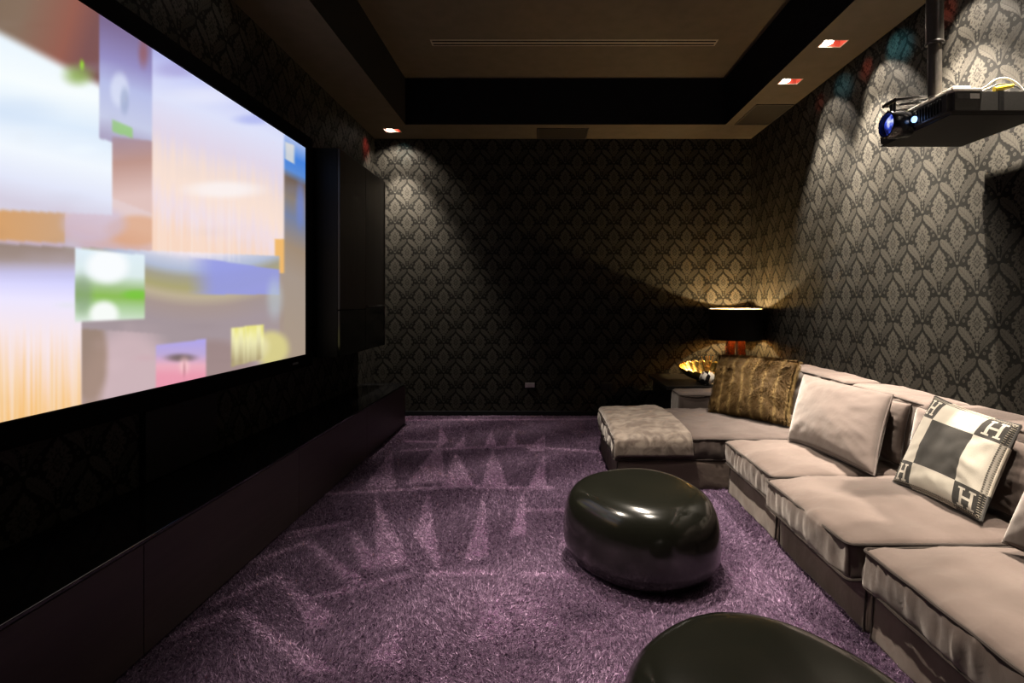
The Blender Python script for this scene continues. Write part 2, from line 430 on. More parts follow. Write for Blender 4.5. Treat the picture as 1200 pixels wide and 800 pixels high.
    co = np.stack([A, B, T], 1).reshape(-1, 3).astype(np.float32)
    me = bpy.data.meshes.new('pile'); me.vertices.add(3 * n); me.vertices.foreach_set('co', co.ravel())
    me.loops.add(3 * n); me.loops.foreach_set('vertex_index', np.arange(3 * n, dtype=np.int32))
    me.polygons.add(n); me.polygons.foreach_set('loop_start', np.arange(0, 3 * n, 3, dtype=np.int32)); me.update(calc_edges=True)
    tv = np.clip(np.clip(val, 0, 1) ** 1.15 * np.clip(rng.normal(.85, .55, n), 0, 2.2) + 0.19 + rng.normal(0, .12, n), 0, 1)
    ta = me.attributes.new('pile', 'FLOAT', 'POINT'); ta.data.foreach_set('value', np.repeat(tv, 3).astype(np.float32))
    mt = mat('purple_tufts', rough=0.7, spec=0.25); nt = mt.node_tree; E.nt = nt
    at = nt.nodes.new('ShaderNodeAttribute'); at.attribute_name = 'pile'
    nt.links.new(cmix(nt, E(at.outputs['Fac']), (0.031, 0.0120, 0.042), (0.62, 0.42, 0.62)), nt.nodes['Principled BSDF'].inputs['Base Color'])
    p = link('pile', me, mt, o); p['kind'] = 'stuff'
carpet()

# ------------------------------------------------------------------ lamps in the ceiling
M_BULB = mat('halogen_bulb', emit=(1.0, 0.90, 0.78), estr=40.0)
M_RED_GLOW_CAN = vary(mat('red_glow_reflector', rough=0.3, metal=0.5), 30, (0.34, 0.06, 0.04), (0.42, 0.09, 0.06))  # red glow of the bulb painted into the reflector colour
M_TRIMWHITE = vary(mat('pale_trim', rough=0.5), 30, (0.36, 0.33, 0.28), (0.40, 0.36, 0.31))

def spot(name, parent, loc, aim, watts, size, blend, radius=0.012, col=WARM):
    d = bpy.data.lights.new(name, 'SPOT'); d.energy = watts; d.color = col; d.spot_size = R(size); d.spot_blend = blend; d.shadow_soft_size = radius
    o = bpy.data.objects.new(name, d); COL.objects.link(o); o.parent = parent; o.location = loc
    o.rotation_euler = Vector(aim).to_track_quat('-Z', 'Y').to_euler()
    return o
def make_downlight():
    r = empty('recessed_spotlight', (0, 0, ZS), 'x', 'ceiling light', 'recessed spotlights in the border ceiling')
    t = MB(); w = 0.006
    t.box(-HW - w, HW + w, -HL - w, -HL, -0.003, 0.001, 0.001).box(-HW - w, HW + w, HL, HL + w, -0.003, 0.001, 0.001)
    t.box(-HW - w, -HW, -HL, HL, -0.003, 0.001, 0.001).box(HW, HW + w, -HL, HL, -0.003, 0.001, 0.001)
    t.build('trim_frame', M_TRIMWHITE, r)
    h = MB(); e = 0.001; d = 0.07
    h.box(-HW - .004, -HW, -HL - .004, HL + .004, e, d).box(HW, HW + .004, -HL - .004, HL + .004, e, d)
    h.box(-HW, HW, -HL - .004, -HL, e, d).box(-HW, HW, HL, HL + .004, e, d).box(-HW - .004, HW + .004, -HL - .004, HL + .004, d, d + .004)
    h.build('reflector_housing', M_RED_GLOW_CAN, r)
    b = MB(); b.lathe([(0, 0.0), (.024, .002), (.032, .010), (.030, .024), (.016, .040), (0, .044)], 20, Matrix.Translation((-.030, 0, -.002)))
    b.build('bulb', M_BULB, r, True)
    return r
def copy_tree(o, parent=None):
    c = o.copy(); COL.objects.link(c)
    if parent is not None: c.parent = parent
    for ch in list(o.children):
        copy_tree(ch, c)
    return c
DL = make_downlight()
SPOT_LABELS = ['recessed spotlight above the sofa closest to the ceiling speaker grille', 'second recessed spotlight from the ceiling speaker grille, near the projector pole']
for i, (x, y) in enumerate(SPOTS):
    o = DL if i == 0 else copy_tree(DL)
    o.location = (x, y, ZS)
    o['label'] = SPOT_LABELS[i] if i < 2 else 'recessed spotlight above the sofa behind the projector pole, out of the picture'
    k = (1.0, 1.0, 1.0, 0.42, 0.10, 0.12, 0.12)[i]
    spot('wall_spot', o, (-.03, 0, -.012), (0.16, -0.10, -1), WALL_SPOT * k, 66, 0.75)
    spot('peak_spot', o, (-.03, 0, -.012), (0.62, -0.26, -1), PEAK_SPOT * k, 62, 0.45)
    spot('teal_fringe', o, (-.03, 0, -.012), (1, -0.75, -0.42), FRINGE * k, 34, 1.0, col=(0.15, 0.75, 0.85))
    spot('red_fringe', o, (-.03, 0, -.012), (1, 0.25, -0.40), FRINGE * k * 1.0, 28, 1.0, col=(1.0, 0.10, 0.05))
for i, (x, y) in enumerate(LSPOTS):
    o = copy_tree(DL)
    for c in list(o.children):
        if c.type == 'LIGHT': bpy.data.objects.remove(c)
    o.location = (x, y, ZS)
    if i == 0:
        o['label'] = 'recessed spotlight shining above the black wall cabinet'
        spot('wall_spot', o, (0, 0, -.012), (0.06, 0.10, -1), LEFT_SPOT, 66, 0.8)
        spot('peak_spot', o, (0, 0, -.012), (0.0, 0.45, -1), LEFT_SPOT * .09, 112, 0.6)
        spot('red_fringe', o, (0, 0, -.012), (-1, 0.0, -0.62), FRINGE * 3.5, 44, 1.0, col=(1.0, 0.06, 0.05))
        spot('teal_fringe', o, (0, 0, -.012), (0.15, 1, -0.50), FRINGE * .7, 44, 1.0, col=(0.15, 0.75, 0.8))
    else:
        o['label'] = 'added recessed spotlight in the ceiling border above the projection screen, out of the picture'
        spot('added_spot', o, (0, 0, -.012), ((2.75, 0.10, -2.62), (1.45, -.05, -3))[i - 1], SOFA_SPOT * (1, 1.5)[i - 1], (33, 42)[i - 1], 0.9)  # unseen spots added to brighten the sofa and the carpet

def make_tray_light():
    r = empty('added_ceiling_spotlight', (0, 0, ZT), 'added black cylinder spotlight on the raised ceiling, out of the picture', 'ceiling light', 'added cylinder spotlights on the raised ceiling')
    b = MB(); b.lathe([(.035, 0), (.045, -.002), (.045, -.11), (.038, -.11), (.036, -.05), (0, -.05)], 28); b.build('body', M_METAL_DARK, r, True)
    b = MB(); b.lathe([(0, -.085), (.03, -.08), (.03, -.052), (0, -.052)], 24); b.build('bulb', M_BULB, r, True)
    return r
TL = make_tray_light()
TRAY = [((0.30, 3.60), (0.08, 0, -1), 0.7), ((0.28, 2.95), (0.04, -.10, -1), 1.05), ((0.30, 1.75), (0.0, 0, -1), 0.06)]
for i, ((x, y), aim, k) in enumerate(TRAY):
    o = TL if i == 0 else copy_tree(TL)
    o.location = (x, y, ZT)
    spot('down_spot', o, (0, 0, -.115), aim, TRAY_SPOT * k, 68, 0.9, 0.03)

# ------------------------------------------------------------------ projection screen
SX, SZ0, SZ1, SY0, SY1 = -1.74, 0.861, 2.379, 1.19, 3.892
def screen_picture():
    # position on the screen named by (g, h): g runs 0..358 towards the cabinet, h 0..500 downward along a column
    def g2y(g): return -SX * F / (HX - g)
    nx, nz = 440, 380
    gs = np.concatenate([g2y(np.linspace(-120, 358, nx))]); Ys = np.concatenate([[SY0], gs]); Ys[-1] = SY1
    for e in (95, 88, 116, 132, 170, 178, 183, 241, 271, 308, 333):      # column edges
        i = np.argmin(abs(Ys - g2y(e)))
    Zs = np.linspace(SZ0, SZ1, nz)
    Yc, Zc = (Ys[1:] + Ys[:-1]) / 2, (Zs[1:] + Zs[:-1]) / 2
    Y, Z = np.meshgrid(Yc, Zc)
    g = HX + SX * F / Y; h = HY - (Z - EYE) * F / Y
    rng = np.random.default_rng(11)
    def S(a): return np.clip(a, 0, 1) ** 2 * (3 - 2 * np.clip(a, 0, 1))
    def ramp(t, stops):
        xs = [s[0] for s in stops]; return np.stack([np.interp(t, xs, [s[1][k] for s in stops]) for k in range(3)], -1)
    img = np.zeros(Y.shape + (3,)); img[:] = (150, 135, 125)
    def put(mask, colr):
        m = mask[..., None] if mask.ndim == 2 else mask
        img[:] = img * (1 - m) + np.asarray(colr) * m
    def rect(g0, g1, h0=None, h1=None):      # h edges given at both ends: (left, right)
        m = ((g >= g0) & (g <= g1)).astype(float)
        if h0 is not None: m *= (h >= h0[0] + (h0[1] - h0[0]) * (g - g0) / (g1 - g0))
        if h1 is not None: m *= (h <= h1[0] + (h1[1] - h1[0]) * (g - g0) / (g1 - g0))
        return m
    def ell(cg, ch, rg, rh, soft=0.4): return S((1 - np.sqrt(((g - cg) / rg) ** 2 + ((h - ch) / rh) ** 2)) / soft)
    def streak(freq, seed):
        r = np.random.default_rng(seed); t = r.random(700)
        return t[np.clip(((g + 130) * freq).astype(int), 0, 699)]
    # lower body: mauve grey
    put(rect(-400, 358), ramp(h + (g - 200) * .2, [(250, (205, 185, 195)), (330, (170, 160, 165)), (400, (165, 150, 155)), (470, (185, 165, 170))]))
    put(ell(150, 470, 70, 110), (205, 180, 185)); put(ell(105, 420, 26, 70) * .7, (150, 125, 105)); put(ell(250, 430, 60, 40) * .6, (150, 125, 120)); put(ell(325, 360, 50, 60) * .6, (165, 145, 125))
    # left middle
    put(rect(-400, 178, None, (262, 312)), ramp(h - (g * .32), [(215, (228, 205, 205)), (240, (215, 178, 170)), (262, (200, 180, 200))]))
    put(rect(-400, 76, (224, 240), (262, 285)), ramp(g, [(-60, (222, 160, 95)), (76, (205, 165, 130))]))
    put(ell(160, 270, 45, 22) * .6, (222, 160, 115)); put(ell(110, 262, 46, 26) * .6, (205, 190, 215))
    put(rect(-400, 89, (262, 290), (330, 322)), ramp(h, [(262, (140, 120, 105)), (300, (160, 142, 135)), (330, (205, 198, 225))]))
    # lower left: white turning orange with falling streaks
    put(rect(-400, 95.5, (300, 308)) * S((h - 300) / 34), ramp(h - g * .05 + (streak(1.1, 5) - .5) * 70 * S((h - 365) / 70), [(318, (205, 205, 255)), (350, (238, 232, 255)), (385, (248, 232, 236)), (425, (250, 218, 195)), (455, (249, 204, 150)), (490, (246, 192, 120))]))
    # bright white window
    put(rect(-400, 132, None, (228, 252)), ramp(h - g * .22, [(40, (235, 246, 255)), (90, (248, 254, 255)), (130, (222, 236, 252)), (170, (242, 248, 255)), (205, (228, 232, 250)), (232, (214, 208, 225))]))
    put(ell(20, 130, 70, 24, .8) * .4, (205, 222, 245))
    # brown top left
    edge = S((46 + g * .52 - h) / 16)
    put(rect(-400, 116) * edge, ramp(g + h * .3, [(-100, (120, 105, 85)), (30, (135, 112, 95)), (90, (150, 95, 82)), (120, (125, 85, 85))]))
    put(rect(62, 116) * ell(92, 88, 26, 18, .9) * .8, (135, 165, 75)); put(ell(96, 76, 4, 9, .8), (150, 215, 50))
    # lavender column
    put(rect(116, 178, None, (162, 178)), ramp(h - g * .3, [(-20, (120, 100, 135)), (30, (150, 142, 195)), (60, (185, 192, 232)), (100, (200, 205, 232)), (125, (170, 160, 190))]))
    put(rect(116, 178) * ell(168, 62, 9, 26, .9) * .7, (150, 90, 90)); put(ell(140, 105, 14, 26, .5) * .75, (222, 228, 248)); put(ell(146, 118, 7, 22, .6) * .7, (160, 172, 205))
    put(rect(132, 155, (140, 150), (154, 162)) * .8, (150, 205, 120))
    put(rect(132, 178, (160, 165), (232, 250)), ramp(h + g * .1, [(170, (165, 145, 165)), (205, (190, 150, 140)), (245, (225, 195, 190))]))
    # large picture
    ph = h - (g - 178) * .35
    put(rect(178.5, 333, None, (300, 318)), ramp(ph + (streak(1.4, 9) - .5) * 26 * S((ph - 120) / 60), [(50, (165, 165, 222)), (80, (205, 210, 248)), (110, (222, 226, 250)), (150, (226, 215, 232)), (178, (244, 222, 212)), (205, (250, 226, 212)), (235, (240, 222, 230)), (262, (248, 216, 196))]))
    put(rect(178.5, 333) * ell(205, 82, 40, 14, .8) * .5, (160, 150, 205)); put(rect(178.5, 333) * ell(245, 112, 70, 16, .9) * .45, (245, 246, 255)); put(rect(178.5, 333) * ell(298, 140, 34, 9, .8) * .5, (150, 160, 235))
    put(rect(178.5, 325) * ell(262, 222, 62, 14, .7) * .7, (252, 248, 250)); put(rect(322, 333, (280, 280), (320, 320)) * 1.0, (240, 185, 110))
    # right strip
    put(rect(333.5, 358), ramp(h - (g - 333) * .5, [(150, (215, 215, 240)), (180, (70, 130, 220)), (196, (90, 140, 215)), (206, (115, 98, 88)), (228, (140, 128, 118)), (250, (120, 130, 160)), (285, (160, 140, 120)), (320, (165, 150, 138)), (420, (170, 152, 135))]))
    put(rect(334, 345, (166, 170), (186, 192)) * .8, (235, 228, 215)); put(ell(352, 240, 8, 40, .8) * .7, (110, 135, 215))
    # banded wave
    arc = h - 330 + 0.0022 * (g - 235) ** 2
    w = rect(96, 328, (290, 300), (385, 400))
    put(w, ramp(arc, [(-34, (246, 232, 238)), (-24, (200, 205, 225)), (-14, (178, 188, 212)), (-4, (165, 160, 140)), (8, (172, 165, 118)), (18, (190, 176, 150)), (30, (168, 150, 145)), (50, (165, 150, 155))]))
    put(rect(220, 328, (300, 316), (345, 345)) * S((g - 215) / 40) * .9, (150, 155, 228)); put(ell(322, 350, 14, 34, .8) * .6, (190, 205, 210))
    # window with green hill and white clouds
    put(rect(88, 170, (290, 299), (377, 373)), ramp(h - (g - 88) * .05, [(290, (225, 240, 250)), (320, (222, 236, 236)), (334, (165, 195, 140)), (345, (140, 188, 85)), (356, (170, 205, 150)), (374, (215, 230, 215))]))
    put(rect(88, 170, (290, 299), (377, 373)) * ell(96, 345, 18, 34, .7) * .6, (135, 155, 130)); put(rect(88, 170, (290, 299)) * ell(126, 312, 32, 26, .5), (250, 253, 255)); put(rect(88, 170, None, (377, 373)) * ell(122, 368, 22, 20, .5), (248, 252, 248)); put(rect(88, 170, (290, 299), (377, 373)) * ell(160, 345, 24, 8, .7) * .8, (120, 200, 60))
    # sunset tree
    put(rect(183, 241, (404, 397), (480, 480)), ramp(h, [(397, (175, 165, 235)), (415, (190, 170, 215)), (428, (235, 175, 190)), (440, (235, 155, 175))]))
    put(rect(183, 241, (404, 397)) * ell(212, 419, 26, 7, .8) * .85, (110, 95, 90)); put(ell(216, 428, 9, 15, .9) * .8, (250, 205, 205)); put(ell(216, 432, 1.4, 14, .8) * .7, (140, 70, 90))
    # yellow picture and lemon
    put(ell(318, 408, 26, 26, .45), (215, 205, 140)); put(ell(306, 406, 14, 18, .7) * .6, (240, 232, 190))
    put(rect(271, 309, (384, 380), (430, 420)), ramp(h + (streak(1.6, 4) - .5) * 18, [(380, (232, 225, 130)), (392, (245, 240, 180)), (404, (228, 222, 175)), (425, (175, 160, 120))]))
    for _ in range(90):
        cg, ch = rng.uniform(-60, 350), rng.uniform(20, 470); put(ell(cg, ch, rng.uniform(10, 45), rng.uniform(4, 16), 1.0) * rng.uniform(.05, .22), img[np.unravel_index(np.argmin((g - cg - 12) ** 2 + (h - ch - 14) ** 2), g.shape)] * rng.uniform(.88, 1.1))
    put(rect(178.5, 333, None, (298, 312)) * S((h - 205) / 60) * (streak(1.7, 21) > .72) * .35, (253, 246, 244))
    put(rect(-400, 95.5) * S((h - 380) / 70) * (streak(1.5, 33) > .68) * .45, (250, 240, 236))
    # the picture is out of focus
    for _ in range(2):
        img = (img + np.roll(img, 1, 0) + np.roll(img, -1, 0)) / 3.0; img[:2] = img[2]; img[-2:] = img[-3]
        img[:, 1:-1] = img[:, 1:-1] * .5 + (img[:, :-2] + img[:, 2:]) * .25
    lin = np.clip(img, 0, 255) / 255.0
    lin = np.where(lin <= 0.04045, lin / 12.92, ((lin + 0.055) / 1.055) ** 2.4)
    Yv, Zv = np.meshgrid(Ys, Zs)
    verts = np.stack([np.full(Yv.shape, SX), Yv, Zv], -1).reshape(-1, 3)
    ny, nxx = Yv.shape; idx = np.arange(ny * nxx).reshape(ny, nxx)
    faces = np.stack([idx[:-1, :-1], idx[:-1, 1:], idx[1:, 1:], idx[1:, :-1]], -1).reshape(-1, 4)
    return verts, faces, lin.reshape(-1, 3)
scr = empty('projection_screen', (XL, (SY0 + SY1) / 2, SZ0 - .09), 'wide black framed projection screen on the wall showing a bright collage of blurred pictures', 'projection screen')
def childed(o, root):
    o.parent = root; o.matrix_parent_inverse = Matrix.Translation(root.location).inverted() if root.rotation_euler.z == 0 else root.matrix_basis.inverted()
    return o
vs, fs, cl = screen_picture()
M_SCREEN = mat('projected_picture', (0.02, 0.02, 0.02), rough=0.9, spec=0.0)
nt = M_SCREEN.node_tree; at = nt.nodes.new('ShaderNodeAttribute'); at.attribute_name = 'picture'
nt.links.new(at.outputs['Color'], nt.nodes['Principled BSDF'].inputs['Emission Color'])
nt.nodes['Principled BSDF'].inputs['Emission Strength'].default_value = SCREEN
o = childed(mesh_obj('screen_surface', vs, fs.tolist(), M_SCREEN, smooth=False), scr)
at_ = o.data.attributes.new('picture', 'FLOAT_COLOR', 'FACE')
at_.data.foreach_set('color', np.concatenate([cl, np.ones((len(cl), 1))], 1).astype(np.float32).ravel())
o['label'] = 'lit picture area of the screen'
mb = MB(); fw, fx = 0.092, 0.016
mb.box(XL + .002, SX + fx, SY0 - fw, SY1 + fw, SZ1, SZ1 + fw, .004).box(XL + .002, SX + fx, SY0 - fw, SY1 + fw, SZ0 - fw, SZ0, .004)
mb.box(XL + .002, SX + fx, SY0 - fw, SY0, SZ0, SZ1, .004).box(XL + .002, SX + fx, SY1, SY1 + fw, SZ0, SZ1, .004).box(XL + .002, SX - .004, SY0, SY1, SZ0, SZ1)
childed(mb.build('frame', M_VELVETBLACK), scr)
mb = MB(); mb.box(SX + fx, SX + fx + .002, 3.66, 3.74, SZ0 - .052, SZ0 - .038); childed(mb.build('badge', vary(mat('grey_badge', rough=.4), 30, (.06, .06, .065), (.09, .09, .095))), scr)

# black panel under the screen
pn = MB(); pn.box(XL + .001, XL + .03, 2.364, 2.884, 0.434, SZ0 - .105, .003)
tag(pn.build('wall_panel', vary(mat('black_cloth_panel', rough=.6, spec=.2), 90, (.0045, .0045, .005), (.007, .007, .0075))), 'plain black speaker panel on the wall between screen and low console', 'speaker panel')

# ------------------------------------------------------------------ wall cabinet beside the screen
cb = empty('wall_cabinet', (XL, 4.55, .83), 'tall black wall cabinet hung between the screen and the far wall', 'cabinet')
CX, CY0, CY1, CZ0, CZ1 = -1.545, 4.05, 5.206, 0.822, 2.424
mb = MB(); mb.box(XL + .002, CX - .02, CY0, CY1, CZ0, CZ1, .002); childed(mb.build('carcass', M_CARCASS), cb)
ym = 4.643
for (y0, y1, z0, z1, mm) in ((CY0, ym - .002, 1.185, CZ1, M_CAB), (ym + .002, CY1 - .012, 1.215, CZ1, M_CAB), (CY0, ym - .002, CZ0, 1.181, M_CABGLOSS), (ym + .002, CY1 - .012, CZ0, 1.198, M_CABGLOSS)):
    mb = MB(); mb.box(CX - .019, CX, y0, y1, z0 + .002, z1 - .002, .002); childed(mb.build('door', mm), cb)
mb = MB(); mb.box(CX - .019, CX + .004, CY1 - .010, CY1, CZ0, CZ1, .001); childed(mb.build('edge_strip', vary(mat('dull_metal_edge', rough=.45, metal=.5), 30, (.05, .045, .04), (.07, .065, .06))), cb)
mb = MB(); mb.box(CX - .012, CX + .004, ym + .06, CY1 - .012, 1.200, 1.212, .001); childed(mb.build('handle_rail', vary(mat('rail_metal', rough=.35, metal=.7), 30, (.10, .09, .08), (.14, .13, .12))), cb)

# ------------------------------------------------------------------ low console along the left wall
cs = empty('media_console', (-1.58, 3.0, 0), 'long low dark brown console with black glass top under the screen', 'console')
KX, KY0, KY1, KZ = -1.37, 0.10, 5.31, 0.43
mb = MB(); mb.box(XL + .016, KX - .022, KY0, KY1 - .002, 0.045, KZ - .014, .002); childed(mb.build('body', M_CONSOLE), cs)
mb = MB(); mb.box(XL + .016, KX, KY0, KY1, KZ - .013, KZ, .0025); childed(mb.build('glass_top', M_GLASSTOP), cs)
mb = MB(); mb.box(XL + .06, KX - .09, KY0 + .05, KY1 - .08, 0.016, 0.046); childed(mb.build('plinth', M_BLACKPAINT), cs)
mb = MB(); mb.box(KX - .05, KX - .02, KY1 - .05, KY1 - .02, 0.016, 0.046, .002); childed(mb.build('leg', M_METAL_DARK), cs)
ed = [KY0, 0.66, 1.823, 2.985, 4.147, KY1 - .001]
for a, b in zip(ed, ed[1:]):
    mb = MB(); mb.box(KX - .021, KX - .001, a + .0015, b - .0015, 0.032, KZ - .016, .0015); childed(mb.build('door', M_CONSOLE), cs)

# ------------------------------------------------------------------ soft furniture builders
def axis(h, r, n):
    e = [h - r * (1 - math.sin(t * math.pi / 8)) for t in range(5)]
    core = list(np.linspace(-(h - r), h - r, n))
    out = sorted(set([-x for x in e] + core + e)); res = [out[0]]
    for v in out[1:]:
        if v - res[-1] > 1e-5: res.append(v)
    return res
def softbox(x0, x1, y0, y1, z0, z1, r, step=0.03, crown=0.0, crown_lo=0.0, wrinkle=0.004, pucker=0.0, seed=0, bulge=0.0, dimples=()):
    """a stuffed block: rounded edges, domed top, wrinkled faces"""
    hx, hy, hz = (x1 - x0) / 2, (y1 - y0) / 2, (z1 - z0) / 2
    A = [axis(h, r, max(3, int(2 * h / step))) for h in (hx, hy, hz)]
    cache = {}; verts = []; faces = []
    def V(p):
        kk = tuple(round(c, 5) for c in p)
        if kk not in cache: cache[kk] = len(verts); verts.append(p)
        return cache[kk]
    H = (hx, hy, hz)
    for ax in range(3):
        u, w = [(1, 2), (2, 0), (0, 1)][ax]
        for s in (-1, 1):
            for i in range(len(A[u]) - 1):
                for j in range(len(A[w]) - 1):
                    q = []
                    for (a, b) in ((i, j), (i + 1, j), (i + 1, j + 1), (i, j + 1)):
                        p = [0, 0, 0]; p[ax] = s * H[ax]; p[u] = A[u][a]; p[w] = A[w][b]; q.append(V(tuple(p)))
                    faces.append(tuple(q if s > 0 else q[::-1]))
    out = []
    so = Vector((seed * 7.31, seed * 3.17, seed * 1.7))
    for p in verts:
        p = Vector(p); c = Vector([max(-(H[k] - r), min(H[k] - r, p[k])) for k in range(3)])
        d = p - c
        n = d.normalized() if d.length > 1e-9 else Vector((0, 0, 1))
        q = c + n * r if d.length > 1e-9 else p
        fx, fy, fz = q.x / hx, q.y / hy, q.z / hz
        dome = (max(0, 1 - fx * fx) ** .55) * (max(0, 1 - fy * fy) ** .55)
        if q.z > 0: q.z += crown * dome * fz
        else: q.z += crown_lo * dome * fz
        if bulge:
            q.x += bulge * n.x * max(0, 1 - fz * fz) * max(0, 1 - fy * fy) ** .5; q.y += bulge * n.y * max(0, 1 - fz * fz) * max(0, 1 - fx * fx) ** .5
        wld = Vector((q.x + (x0 + x1) / 2, q.y + (y0 + y1) / 2, q.z + (z0 + z1) / 2))
        for (dx_, dy_, rad, dep) in dimples:
            if n.z > .5:
                dd = math.hypot(wld.x - dx_, wld.y - dy_) / rad; wld.z -= dep * math.exp(-dd * dd)
        wn = noise.noise(wld * 5.0 + so) * 1.0 + noise.noise(wld * 12 + so) * .5
        ridge = (1 - abs(noise.noise(Vector((wld.x * 6, wld.y * 6, wld.z * 6)) + so * 2))) ** 4
        wld += n * (wn * wrinkle + ridge * wrinkle * .9)
        if pucker and n.z > .5:
            ex = min(abs(q.x - hx), abs(q.x + hx)); ey = min(abs(q.y - hy), abs(q.y + hy))
            wld.z += noise.noise(Vector((wld.y * 26, wld.x * 5, seed * 3.0))) * .0045 * math.exp(-(ex / .085)) + noise.noise(Vector((wld.x * 26, wld.y * 5, seed * 4.0))) * .0035 * math.exp(-(ey / .07))
        if pucker and abs(n.z) < .5:
            s_ = wld.y if abs(n.x) > abs(n.y) else wld.x
            pk = .7 * noise.noise(Vector((s_ * 30, wld.z * 7, seed * 5.0))) + .75 * noise.noise(Vector((s_ * 62 + wld.z * 6, wld.z * 5, seed * 9.0)))
            wld += n * pk * pucker * max(0.15, 1 - fz * fz)
        out.append(wld)
    return out, faces
def rect_loop(x0, x1, y0, y1, r, step=0.035):
    pts = []
    for (cx, cy, a0) in ((x1 - r, y1 - r, 0), (x0 + r, y1 - r, 90), (x0 + r, y0 + r, 180), (x1 - r, y0 + r, 270)):
        for k in range(5):
            a = R(a0 + 22.5 * k); pts.append((cx + r * math.cos(a), cy + r * math.sin(a)))
    out = []
    for a, b in zip(pts, pts[1:] + pts[:1]):
        n = max(1, int(math.dist(a, b) / step))
        for k in range(n): out.append((a[0] + (b[0] - a[0]) * k / n, a[1] + (b[1] - a[1]) * k / n))
    return out
def piping(name, x0, x1, y0, y1, z, parent, m, r=0.0045, cr=0.03, seed=0, wob=0.004):
    pts = [Vector((x + noise.noise(Vector((x * 9, y * 9, seed))) * wob, y + noise.noise(Vector((x * 9, y * 9, seed + 4))) * wob, z + noise.noise(Vector((x * 7, y * 7, seed + 9.5))) * wob)) for x, y in rect_loop(x0, x1, y0, y1, cr)]
    mb = MB(); mb.tube(pts, r, 6, closed=True); return mb.build(name, m, parent, True)
def local(o, root):
    o.matrix_parent_inverse = Matrix.Translation(root.location).inverted(); return o
def seat_module(root, x0, x1, y0, y1, z0, z1, seed, crown, over=0.0, m=M_SOFA, dimples=()):
    v, f = softbox(x0, x1, y0 + .020, y1 - .020, z0, z1, 0.018, 0.018, crown, 0.0, 0.0095, 0.014, seed, 0.010, dimples)
    c = local(mesh_obj('seat_cushion', v, f, m, root), root)
    for k, zz in enumerate((z1 - .002, z0 + .004)):
        p = piping('piping', x0 - .004, x1 + .002, y0 + .015, y1 - .015, zz, c, M_PIPE, 0.0058, 0.022, seed + k * 3.3)
    return c
def skirt(root, x0, x1, y0, y1, z1, seed, m=M_SKIRT, flare=0.02):
    v, f = softbox(x0, x1, y0, y1, 0.012, z1, 0.02, 0.03, 0, 0, 0.006, 0.004, seed)
    v = [Vector((p.x + (flare * (1 - p.z / z1) if p.x > (x0 + x1) / 2 else -flare * (1 - p.z / z1)) * .7, p.y, p.z)) for p in v]
    b = local(mesh_obj('skirted_base', v, f, m, root), root)
    for yy in (y0 + .012, y1 - .012):
        mb = MB(); mb.tube([(x0 - .004 - flare * .7 * (1 - z / z1), yy, z) for z in np.linspace(.02, z1 - .01, 8)], .0035, 6)
        mb.build('seam', M_PIPE, b, True)
    return b
def backrest(root, x0, x1, y0, y1, z0, z1, seed, name='backrest', m=M_SOFA):
    v, f = softbox(x0, x1, y0 + .010, y1 - .010, z0, z1, 0.035, 0.035, 0.008, 0, 0.005, 0, seed, .008)
    b = local(mesh_obj(name, v, f, m, root), root)
    p = piping('piping', x0 + .004, x1 - .004, y0 + .008, y1 - .008, z1 - .012, b, M_PIPE, .0045, .034, seed)
    return b

SFG = 'sections of the taupe velvet sofa'
# far section (towards the lamp), middle, near
SEC = [('far', 2.70, 3.42, 1.185, 'taupe velvet sofa section under the plain taupe cushion, next to the chaise'),
       ('mid', 1.95, 2.70, 1.14, 'middle taupe velvet sofa section under the black and cream letter cushion'),
       ('near', 0.85, 1.95, 1.175, 'nearest taupe velvet sofa section at the lower right edge of the picture')]
for i, (nm, y0, y1, xf, lab) in enumerate(SEC):
    r = empty('sofa_section', (1.70, (y0 + y1) / 2, 0.015), lab, 'sofa', SFG)
    skirt(r, 1.215, 2.21, y0 + .010, y1 - .010, 0.205, 20 + i)
    seat_module(r, xf, 1.985, y0, y1, 0.21, 0.348, i + 1, 0.046 if i != 1 else .052, dimples=((1.50, 2.12, .10, .012), (1.35, 2.45, .08, .010)) if i == 1 else ())
    backrest(r, 1.985, 2.225, y0, y1, 0.19, 0.722, 30 + i)
ch = empty('chaise_section', (1.1, 3.93, 0.015), 'taupe velvet chaise section with a fur throw laid over its end', 'sofa', SFG)
skirt(ch, 0.50, 2.21, 3.46, 4.40, 0.205, 41)
seat_module(ch, 0.475, 1.985, 3.445, 4.42, 0.21, 0.348, 44, 0.042, m=M_SOFA_DARK)
backrest(ch, 1.985, 2.225, 3.44, 4.42, 0.19, 0.725, 45)
backrest(ch, 1.155, 1.985, 4.43, 4.74, 0.05, 0.472, 46, 'side_bolster', M_SOFA_DARK)

